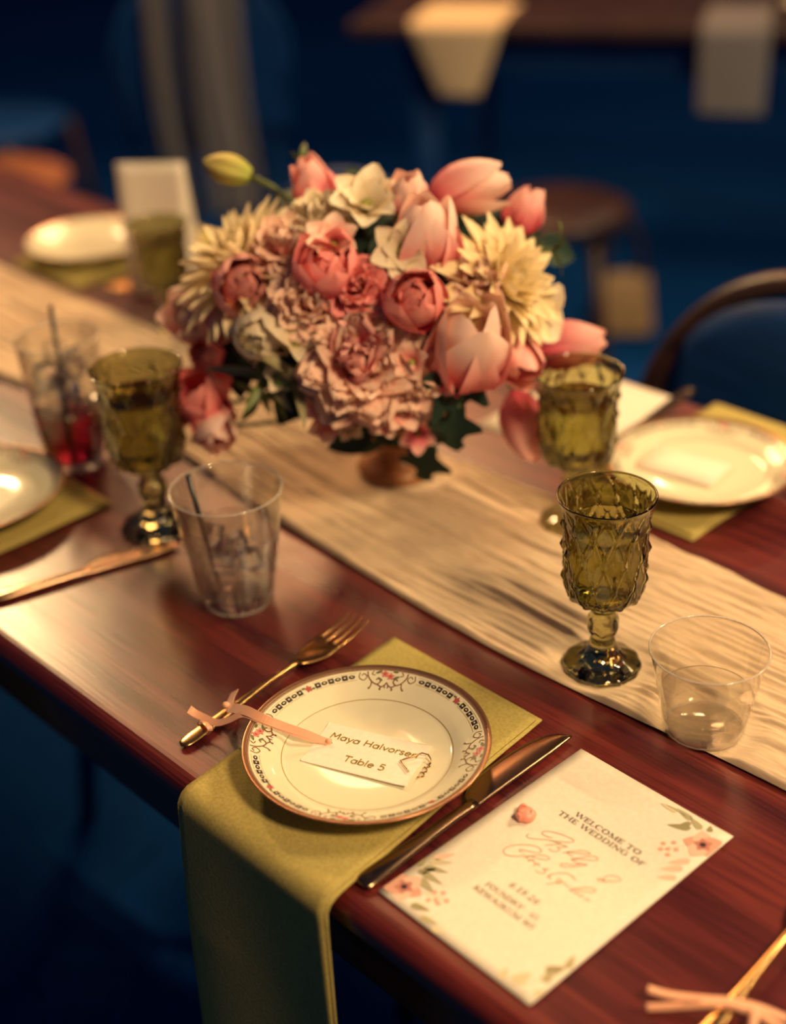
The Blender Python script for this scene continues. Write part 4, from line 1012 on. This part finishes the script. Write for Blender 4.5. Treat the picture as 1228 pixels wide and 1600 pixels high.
def carnation(label, px, py, rad, axis=None, k=1.0, mt='p_peach', layers=6, n=7, name='carnation', spin=0.0, m2=None):
    """ruffled petals, loose dome"""
    p, nm = surf(px, py, k); ax = cb(*axis) if axis else nm
    p = p - ax * rad * 0.75
    t = flower(name, label, 'flower', p, ax, spin, G)
    for i in range(layers):
        f = i / (layers - 1); a0 = 6 + 60 * f; a1 = a0 - 4 + 46 * f
        whorl(t, n, petal_geo(rad * (1.15 - 0.08 * f), rad * (0.55 + 0.32 * f), a0, a1, 1.4, 0.25, (0.92, 0.45), 0.11, 7, r0=0.001, nu=8, nv=9, seed=i, notch=0.05), M[m2 if (m2 and i < 2) else mt], i * 0.7, 9, tilt=9)
    return t
def open_flower(label, px, py, rad, axis=None, k=1.0, mt='p_white', n=6, name='lisianthus', a=(25, 78), wd=0.8, centre='centre', layers=2, group=G, stem=True):
    p, nm = surf(px, py, k); ax = cb(*axis) if axis else nm
    p = p - ax * rad * 0.45
    t = flower(name, label, 'flower', p, ax, rng.uniform(0, 6), group, stem)
    for i in range(layers):
        f = 1 - 0.22 * i
        whorl(t, n, petal_geo(rad * 1.1 * f, rad * wd * f, a[0] - 8 * i, a[1] - 22 * i, 1.0, 0.3, (0.85, 0.6), 0.04, 4, r0=0.001, nu=7, nv=6, seed=i), M[mt], i * 0.5, 8)
    V, F = lathe([(0, 0), (rad * 0.16, rad * 0.1), (rad * 0.13, rad * 0.34), (0, rad * 0.42)], 12); mesh('centre', V, F, M[centre], t)
    return t

# --- tulips
tulip('pink tulip standing at the top left of the bouquet', 487, 283, 0.050, 0.050, (-0.35, 0.75, 0.55))
tulip('pale pink tulip at the top middle, half hidden', 637, 302, 0.044, 0.046, (0.0, 0.6, 0.8), mt='p_pale')
tulip('pink and cream tulip lying at the top right of the bouquet', 738, 291, 0.072, 0.048, (0.95, 0.12, 0.25), mt='p_pale')
tulip('small pink tulip at the upper right, beside the green sprig', 820, 328, 0.046, 0.044, (0.30, 0.80, 0.35))
tulip('large open pink tulip in the upper middle of the bouquet', 668, 362, 0.074, 0.074, (-0.1, 0.75, 0.65), mt='p_pale', spin=0.4)
tulip('large pale pink tulip low on the right front of the bouquet', 735, 540, 0.092, 0.086, (0.08, 0.62, 0.75), mt='p_pale', openn=10, spin=0.5)
tulip('pink tulip tucked behind the large pale one on the right', 808, 562, 0.066, 0.052, (0.25, -0.35, 0.75), spin=0.2)
tulip('coral pink tulip pointing right over the green goblet rim', 893, 543, 0.064, 0.050, (0.97, 0.12, 0.10), spin=0.3)
tulip('pink tulip drooping lowest on the right side', 820, 668, 0.066, 0.048, (0.28, -0.93, 0.15), spin=0.6)
tulip('deep pink open tulip lowest at the left side', 312, 622, 0.062, 0.080, (-0.2, 0.40, 0.9), mt='p_deep', spin=0.3, openn=8)
tulip('pale pink blurred tulip head under the deep pink one at left', 338, 672, 0.050, 0.054, (0.3, -0.5, 0.8), mt='p_pale')
tulip('pink tulip at the far left edge under the cream dahlia', 352, 502, 0.044, 0.040, (0.2, -0.6, 0.75))
# --- dahlias
dahlia('large cream dahlia at the upper left', 372, 396, 0.068, (-0.50, 0.62, 0.60), wd=0.24)
dahlia('large cream dahlia at the right side', 800, 438, 0.058, (0.62, 0.28, 0.72), wd=0.30)
open_flower('single broad cream bloom under the right dahlia', 845, 494, 0.030, (0.75, -0.35, 0.6), mt='p_white', n=4, a=(30, 80), wd=1.1, layers=1, name='cream_bloom')
# --- ball flowers
rose('round pink ranunculus in the centre right', 648, 470, 0.0315, (0.05, 0.15, 1), mt='p_ranun', layers=7)
rose('shaded mauve rose in the left half', 383, 446, 0.030, (0.25, -0.15, 0.95), mt='p_mauve', layers=5, openn=8, name='rose')
rose('shaded pink rose at the left edge', 302, 490, 0.030, (-0.6, 0.1, 0.8), mt='p_pale', layers=5, openn=6, name='rose')
rose('greyish white ranunculus at the lower left', 405, 524, 0.031, (-0.1, -0.2, 1), mt='p_white', layers=6)
rose('small deep pink rosebud above the lowest left tulip', 322, 558, 0.019, (-0.3, 0.2, 0.9), mt='p_deep', layers=4, name='rosebud')
rose('deep pink rose behind the carnation in the middle', 510, 418, 0.030, (-0.1, 0.5, 0.85), mt='p_deep', layers=5, openn=10, name='rose')
# --- ruffled flowers
carnation('bright pink carnation in the middle', 556, 445, 0.028, (0.1, 0.1, 1), mt='p_deep', layers=6)
carnation('large pink and cream peony at the bottom front centre', 562, 555, 0.052, (0.0, 0.10, 1), mt='p_peach', layers=8, n=8, name='peony', m2='p_tulip')
carnation('blush cream carnation under the large peony', 548, 622, 0.034, (0.0, -0.55, 0.85), mt='p_peach')
carnation('beige pink carnation left of the bright one', 478, 468, 0.032, (-0.1, 0.05, 1), mt='p_peach')
carnation('cream carnation between the left dahlia and the top tulip', 445, 372, 0.032, (-0.15, 0.45, 0.9), mt='p_peach')
carnation('blush carnation beside the right dahlia', 752, 428, 0.027, (0.2, 0.25, 0.95), mt='p_pale', layers=5)
carnation('ivory carnation under the top left tulip', 490, 330, 0.030, (-0.2, 0.55, 0.8), mt='p_white')
carnation('blush carnation low beside the ivy on the right', 655, 610, 0.028, (0.15, -0.45, 0.9), mt='p_peach', layers=5)
# --- lisianthus and fillers
open_flower('white lisianthus with a green eye at the top middle', 572, 312, 0.034, (0.05, 0.45, 0.85), mt='p_white')
open_flower('white lisianthus under the large open tulip', 628, 392, 0.028, (-0.1, -0.2, 0.95), mt='p_white')
open_flower('white narrow petalled bloom at the lower left centre', 464, 532, 0.028, (0.1, 0.1, 1), mt='p_white', n=4, wd=0.5, a=(15, 60), layers=1, name='white_bloom')
open_flower('blush lisianthus above the mauve rose', 520, 378, 0.026, (0, 0.4, 0.9), mt='p_peach')
for i, (px, py, r_, mt_) in enumerate(((512, 660, 0.020, 'p_peach'), (498, 632, 0.018, 'p_pale'), (628, 640, 0.020, 'p_peach'), (652, 680, 0.017, 'p_tulip'), (604, 655, 0.018, 'p_peach'), (690, 596, 0.016, 'p_pale'), (545, 668, 0.014, 'p_white'), (640, 566, 0.018, 'p_peach'), (436, 590, 0.015, 'p_white'))):
    names = ('lowest left of the vase', 'left under the peony', 'right of the vase above the ivy', 'coral, nearest the lower ivy leaf', 'just above the vase', 'between the ivy and the peony', 'smallest, hanging over the vase', 'right beside the peony', 'among the green herbs at left')
    open_flower('small filler blossom, ' + names[i], px, py, r_, (rng.uniform(-0.3, 0.3), rng.uniform(-0.5, 0.0), 0.9), mt=mt_, n=5, wd=0.85, name='filler_blossom', layers=1, a=(30, 70))
# --- lily bud
d0 = surf(440, 305)[0]
def at_depth(px, py, ref):
    d = ray(px, py); return CAM + d * ((ref - CAM).dot(FW))
bref = BC + Vector((0, 0, 0.05))
pa, pb, pc = at_depth(442, 306, bref), at_depth(392, 276, bref), at_depth(318, 252, bref)
lb = thing('lily_bud', 'yellow green lily bud leaning out at the upper left', 'flower', (0, 0, 0))
ax = (pc - pb); Rm = frame(ax).to_4x4(); Rm.translation = pb; lb.matrix_world = Rm
ln = ax.length
for k in range(6):
    def seg_(u, v, k=k):
        a = 2 * PI * (k + (v - 0.5) * 1.0) / 6; rr = 0.0120 * sin(PI * (0.10 + 0.88 * u)) ** 0.7 * (1 + 0.10 * cos(PI * (v - 0.5) * 2))
        return (rr * cos(a), rr * sin(a), ln * u)
    V, F, U = grid(12, 5, seg_); mesh('sepal', V, F, M['bud'], lb, uv=U)
stem_to(lb, pb, Rm, rad=0.0026)
# --- foliage sprigs
def leaf_geo(ln, wd, lobes=False, fold=0.25, curl_=0.2, nu=9, nv=5):
    def f(u, v):
        x = (v - 0.5) * 2
        w_ = wd / 2 * (sin(PI * min(0.99, 0.04 + 0.95 * u) ** 0.85) ** 0.8)
        if lobes: w_ *= 1 + 0.55 * cos(u * 4 * PI + 0.6) * (1 if u < 0.9 else 0.4)
        return (ln * u, w_ * x, fold * abs(x) * w_ - curl_ * ln * u * u)
    return grid(nu, nv, f)
def sprig(label, px, py, axis, leaves, mt, k=0.95, name='leaf_sprig', lobes=False, deep=0.0, spread=60, lean=(50, 95)):
    p, nm = surf(px, py, k); ax = cb(*axis)
    p = p - ax * deep
    t = flower(name, label, 'foliage', p, ax, rng.uniform(0, 6), 'greenery in the bouquet')
    me = None
    for i, (ln, wd) in enumerate(leaves):
        V, F, U = leaf_geo(ln, wd, lobes); o = mesh('leaf', V, F, M[mt], t, uv=U)
        o.location = (0, 0, -0.006 * i); o.rotation_euler = (R(rng.uniform(-25, 25)), R(rng.uniform(-lean[1], -lean[0]) + 60), 2.4 * i)
    return t
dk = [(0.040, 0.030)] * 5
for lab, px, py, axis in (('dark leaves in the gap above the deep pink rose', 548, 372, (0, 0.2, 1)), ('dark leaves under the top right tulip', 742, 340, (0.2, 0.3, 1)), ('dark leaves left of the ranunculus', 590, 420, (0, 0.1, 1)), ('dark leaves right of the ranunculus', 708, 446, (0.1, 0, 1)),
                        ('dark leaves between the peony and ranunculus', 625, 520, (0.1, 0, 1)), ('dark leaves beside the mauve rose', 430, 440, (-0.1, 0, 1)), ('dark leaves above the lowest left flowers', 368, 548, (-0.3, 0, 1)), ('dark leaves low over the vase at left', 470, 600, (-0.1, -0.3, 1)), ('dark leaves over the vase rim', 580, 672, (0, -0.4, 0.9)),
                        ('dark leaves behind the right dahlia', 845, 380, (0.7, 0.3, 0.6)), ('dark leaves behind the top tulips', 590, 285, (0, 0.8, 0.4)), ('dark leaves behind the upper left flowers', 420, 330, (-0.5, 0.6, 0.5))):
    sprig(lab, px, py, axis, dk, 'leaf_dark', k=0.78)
for lab, px, py, axis, s in (('dark lobed ivy leaf hanging on the right front', 716, 634, (0.1, -0.4, 0.9), 0.046), ('dark lobed ivy leaf lowest beside the vase', 672, 694, (0.1, -0.6, 0.8), 0.042)):
    sprig(lab, px, py, axis, [(s, s * 0.8), (s * 0.9, s * 0.7), (s * 0.8, s * 0.6)], 'leaf_dark', k=1.0, name='ivy_sprig', lobes=True)
sprig('green herb sprig at the lower left front', 412, 585, (0, 0.1, 1), [(0.032, 0.008), (0.030, 0.007), (0.034, 0.008), (0.026, 0.007), (0.030, 0.008), (0.036, 0.008), (0.026, 0.007), (0.024, 0.007)], 'leaf_green', k=1.02, name='herb_sprig')
sprig('second green herb sprig below the first at left', 405, 622, (0, -0.4, 1), [(0.030, 0.008), (0.028, 0.007), (0.026, 0.007), (0.024, 0.006), (0.022, 0.007)], 'leaf_green', k=1.0, name='herb_sprig')
sprig('sage blades spread at the lower left', 400, 578, (-0.3, 0.1, 1), [(0.050, 0.009), (0.046, 0.008), (0.050, 0.009), (0.042, 0.008)], 'leaf_sage', k=1.0, name='sage_sprig', lean=(60, 100))
sprig('sage blades under the white narrow bloom', 462, 590, (0.3, 0, 1), [(0.046, 0.010), (0.042, 0.009), (0.036, 0.008)], 'leaf_sage', k=1.0, name='sage_sprig', lean=(60, 100))
sprig('green sprig sticking out at the upper right', 872, 386, (0.9, 0.25, 0.3), [(0.026, 0.016), (0.024, 0.015), (0.022, 0.014), (0.026, 0.016), (0.020, 0.013), (0.022, 0.014)], 'leaf_green', k=1.08, name='green_sprig')
sprig('small green tip at the very top left', 474, 252, (-0.05, 0.95, 0.1), [(0.022, 0.006), (0.020, 0.005), (0.018, 0.005)], 'leaf_green', k=1.02, name='green_sprig', lean=(100, 125))

# ------------------------------------------------------------------ background chairs
def chair(label, x, y, rz, m='chair_brown', seat='chair_brown', solid_back=False, group='chairs round the room', pad=None):
    t = thing('dining_chair', label, 'chair', (x, y, 0), rz, group)
    V, F = lathe([(0, 0.435), (0.19, 0.435), (0.205, 0.445), (0.205, 0.458), (0.195, 0.466), (0, 0.462)], 32); mesh('seat', V, F, M[seat], t)
    for sx in (-1, 1):
        V, F = tube([(sx * 0.15, -0.14, 0.44), (sx * 0.17, -0.17, 0.2), (sx * 0.185, -0.19, 0.0)], [0.016, 0.015, 0.012], 10); mesh('leg', V, F, M[m], t)
        V, F = tube([(sx * 0.15, 0.15, 0.44), (sx * 0.16, 0.19, 0.2), (sx * 0.17, 0.23, 0.0)], [0.016, 0.015, 0.012], 10); mesh('leg', V, F, M[m], t)
    hoop = [(0.19 * cos(a) if 0 < a < PI else 0.19 * (1 if a <= 0 else -1), 0.19 + 0.05 * max(0, sin(a)), 0.45 + 0.20 + 0.19 * max(0, sin(a)) if 0 <= a <= PI else 0.45) for a in np.linspace(0, PI, 21)]
    hoop = [(0.18, 0.15, 0.45)] + hoop + [(-0.18, 0.15, 0.45)]
    V, F = tube(spline(hoop, 2), 0.014, 10); mesh('back_hoop', V, F, M[m], t)
    if solid_back:
        V, F, U = grid(14, 12, lambda u, v: ((u - 0.5) * 0.37, 0.165 + 0.05 * v, 0.47 + v * (0.17 + 0.19 * math.sqrt(max(0, 1 - (2 * u - 1) ** 2))))); o = mesh('back_pad', V, F, M[pad or m], t); solid(o, 0.02, 0)
    else:
        for k in range(5):
            xx = -0.11 + 0.055 * k; V, F = tube([(xx, 0.16, 0.455), (xx * 1.05, 0.20, 0.64), (xx * 1.0, 0.235, 0.65 + 0.19 * math.sqrt(max(0, 1 - (xx / 0.19) ** 2)))], 0.007, 8); mesh('spindle', V, F, M[m], t)
    V, F = tube([(0.16, -0.16, 0.2), (-0.16, -0.16, 0.2)], 0.009, 8); mesh('stretcher', V, F, M[m], t)
    return t
chair('dark padded chair pushed up to the far side beyond the right plate', -0.70, 0.972, R(-4), 'chair_brown', 'chair_black', True, pad='chair_black')
stool = thing('stool', 'brown wooden stool at the far left beyond the table edge', 'stool', (-2.90, 1.50, 0), 0.3)
V, F = lathe([(0, 0.44), (0.16, 0.44), (0.172, 0.448), (0.172, 0.462), (0.16, 0.47), (0, 0.468)], 32); mesh('seat', V, F, M['stool_wood'], stool)
for k in range(4):
    a = PI / 4 + k * PI / 2; V, F = tube([(0.11 * cos(a), 0.11 * sin(a), 0.445), (0.17 * cos(a), 0.17 * sin(a), 0.0)], [0.016, 0.013], 10); mesh('leg', V, F, M['stool_wood'], stool)
chair('dark chair pushed up to the far side behind the standing card', -1.30, 0.93, R(3), 'chair_black', 'chair_black', True)
stool = thing('stool', 'dark brown wooden stool in the dark right of the bouquet', 'stool', (-1.80, 2.12, 0), 0.7)
V, F = lathe([(0, 0.44), (0.13, 0.44), (0.142, 0.448), (0.142, 0.462), (0.13, 0.47), (0, 0.468)], 32); mesh('seat', V, F, M['chair_brown'], stool)
for k in range(4):
    a = PI / 4 + k * PI / 2; V, F = tube([(0.09 * cos(a), 0.09 * sin(a), 0.445), (0.15 * cos(a), 0.15 * sin(a), 0.0)], [0.015, 0.012], 10); mesh('leg', V, F, M['chair_brown'], stool)
chair('brown spindle chair in the dark at the top left corner', -3.35, 1.75, R(120), 'chair_brown', 'chair_black')

# handbag on the floor
hb = thing('handbag', 'tan handbag with looped handles standing on the floor behind the right flowers', 'bag', (-1.98, 2.56, 0.0), R(45))
V, F = box(0, 0, 0.085, 0.15, 0.07, 0.15); V = [(x * (1.0 if z < 0.1 else 0.82), y * (1.0 if z < 0.1 else 0.5), z) for x, y, z in V]
bevel(mesh('body', V, F, M['chair_tan'], hb), 0.015, 3)
for sy in (-1, 1):
    V, F = tube([(0.045 * cos(a), sy * 0.014, 0.155 + 0.13 * sin(a)) for a in np.linspace(0, PI, 16)], 0.007, 8); mesh('handle', V, F, M['chair_brown'], hb)

# the other table with napkins over its edge
FT = thing('dining_table', 'second dining table far behind, cut by the top edge of the photo', 'table', (-1.95, 2.36, 0), R(30.5))
V, F = box(0.45, 0.40, 0.735, 1.9, 0.80, 0.03); bevel(mesh('tabletop', V, F, M['chair_brown'], FT, smooth=False), 0.008)
V, F = box(0.45, 0.40, 0.675, 1.7, 0.62, 0.09); mesh('apron', V, F, M['chair_black'], FT, smooth=False)
for x in (-0.36, 1.26):
    for y in (0.12, 0.68):
        V, F = lathe([(0.03, 0), (0.026, 0.3), (0.036, 0.72)], 16, cap0=True, cap1=True); o = mesh('leg', V, F, M['chair_black'], FT); o.location = (x, y, 0)
def hung(label, x, wt, wb, drop, m, lie=0.2, lean=0.0):
    """cloth lying on the far table and hanging over its near edge, in the table's frame"""
    t = thing('napkin', label, 'napkin', FT.location, R(30.5), 'napkins on the far table')
    def f(u, v):
        s = u * (lie + drop)
        if s < lie: y, z, w_ = lie - s, 0.753, wt
        else:
            d = s - lie; y, z = -0.008 - 0.006 * sin(PI * v) - lean * d, 0.750 - d; w_ = wt + (wb - wt) * d / drop
        return (x + (v - 0.5) * w_, y, z)
    V, F, U = grid(40, 12, f); o = mesh('cloth', V, F, m, t, uv=U); solid(o, 0.003, 1)
    return t
hung('olive grey napkin hanging from the far table at the top right', 0.305, 0.135, 0.130, 0.17, M['grey_cloth'])
hung('cream tapered napkin hanging from the far table at the top middle', -0.262, 0.20, 0.085, 0.150, M['cream_cloth'], lean=-0.15)
plate('plate on the far table at the top right corner', -1.62, 2.72, TZ + 0.004, 0, False)

# grey shawl over a chair back at the upper left
chair('dark chair at the upper left carrying a grey shawl', -2.90, 2.10, R(-125.8), 'chair_black', 'chair_black', True)
sh = thing('shawl', 'long grey shawl hanging over the dark chair at the upper left', 'shawl', (-2.90, 2.10, 0), R(-125.8))
for (xa, xb, top_) in ((0.060, 0.112, 0.865), (-0.095, 0.022, 0.872)):
    V, F, U = grid(34, 16, lambda u, v: (xa + (xb - xa) * v + 0.012 * u * sin(5 * u), 0.262 + 0.010 * sin(v * 11 + 2 * u) + 0.006 * u, top_ - 0.60 * (u - 0.06)) if u > 0.06 else (xa + (xb - xa) * v, 0.19 + 0.072 * u / 0.06, top_ + 0.006 * sin(PI * u / 0.06)))
    o = mesh('panel', V, F, M['grey_cloth'], sh, uv=U); solid(o, 0.004, 0)
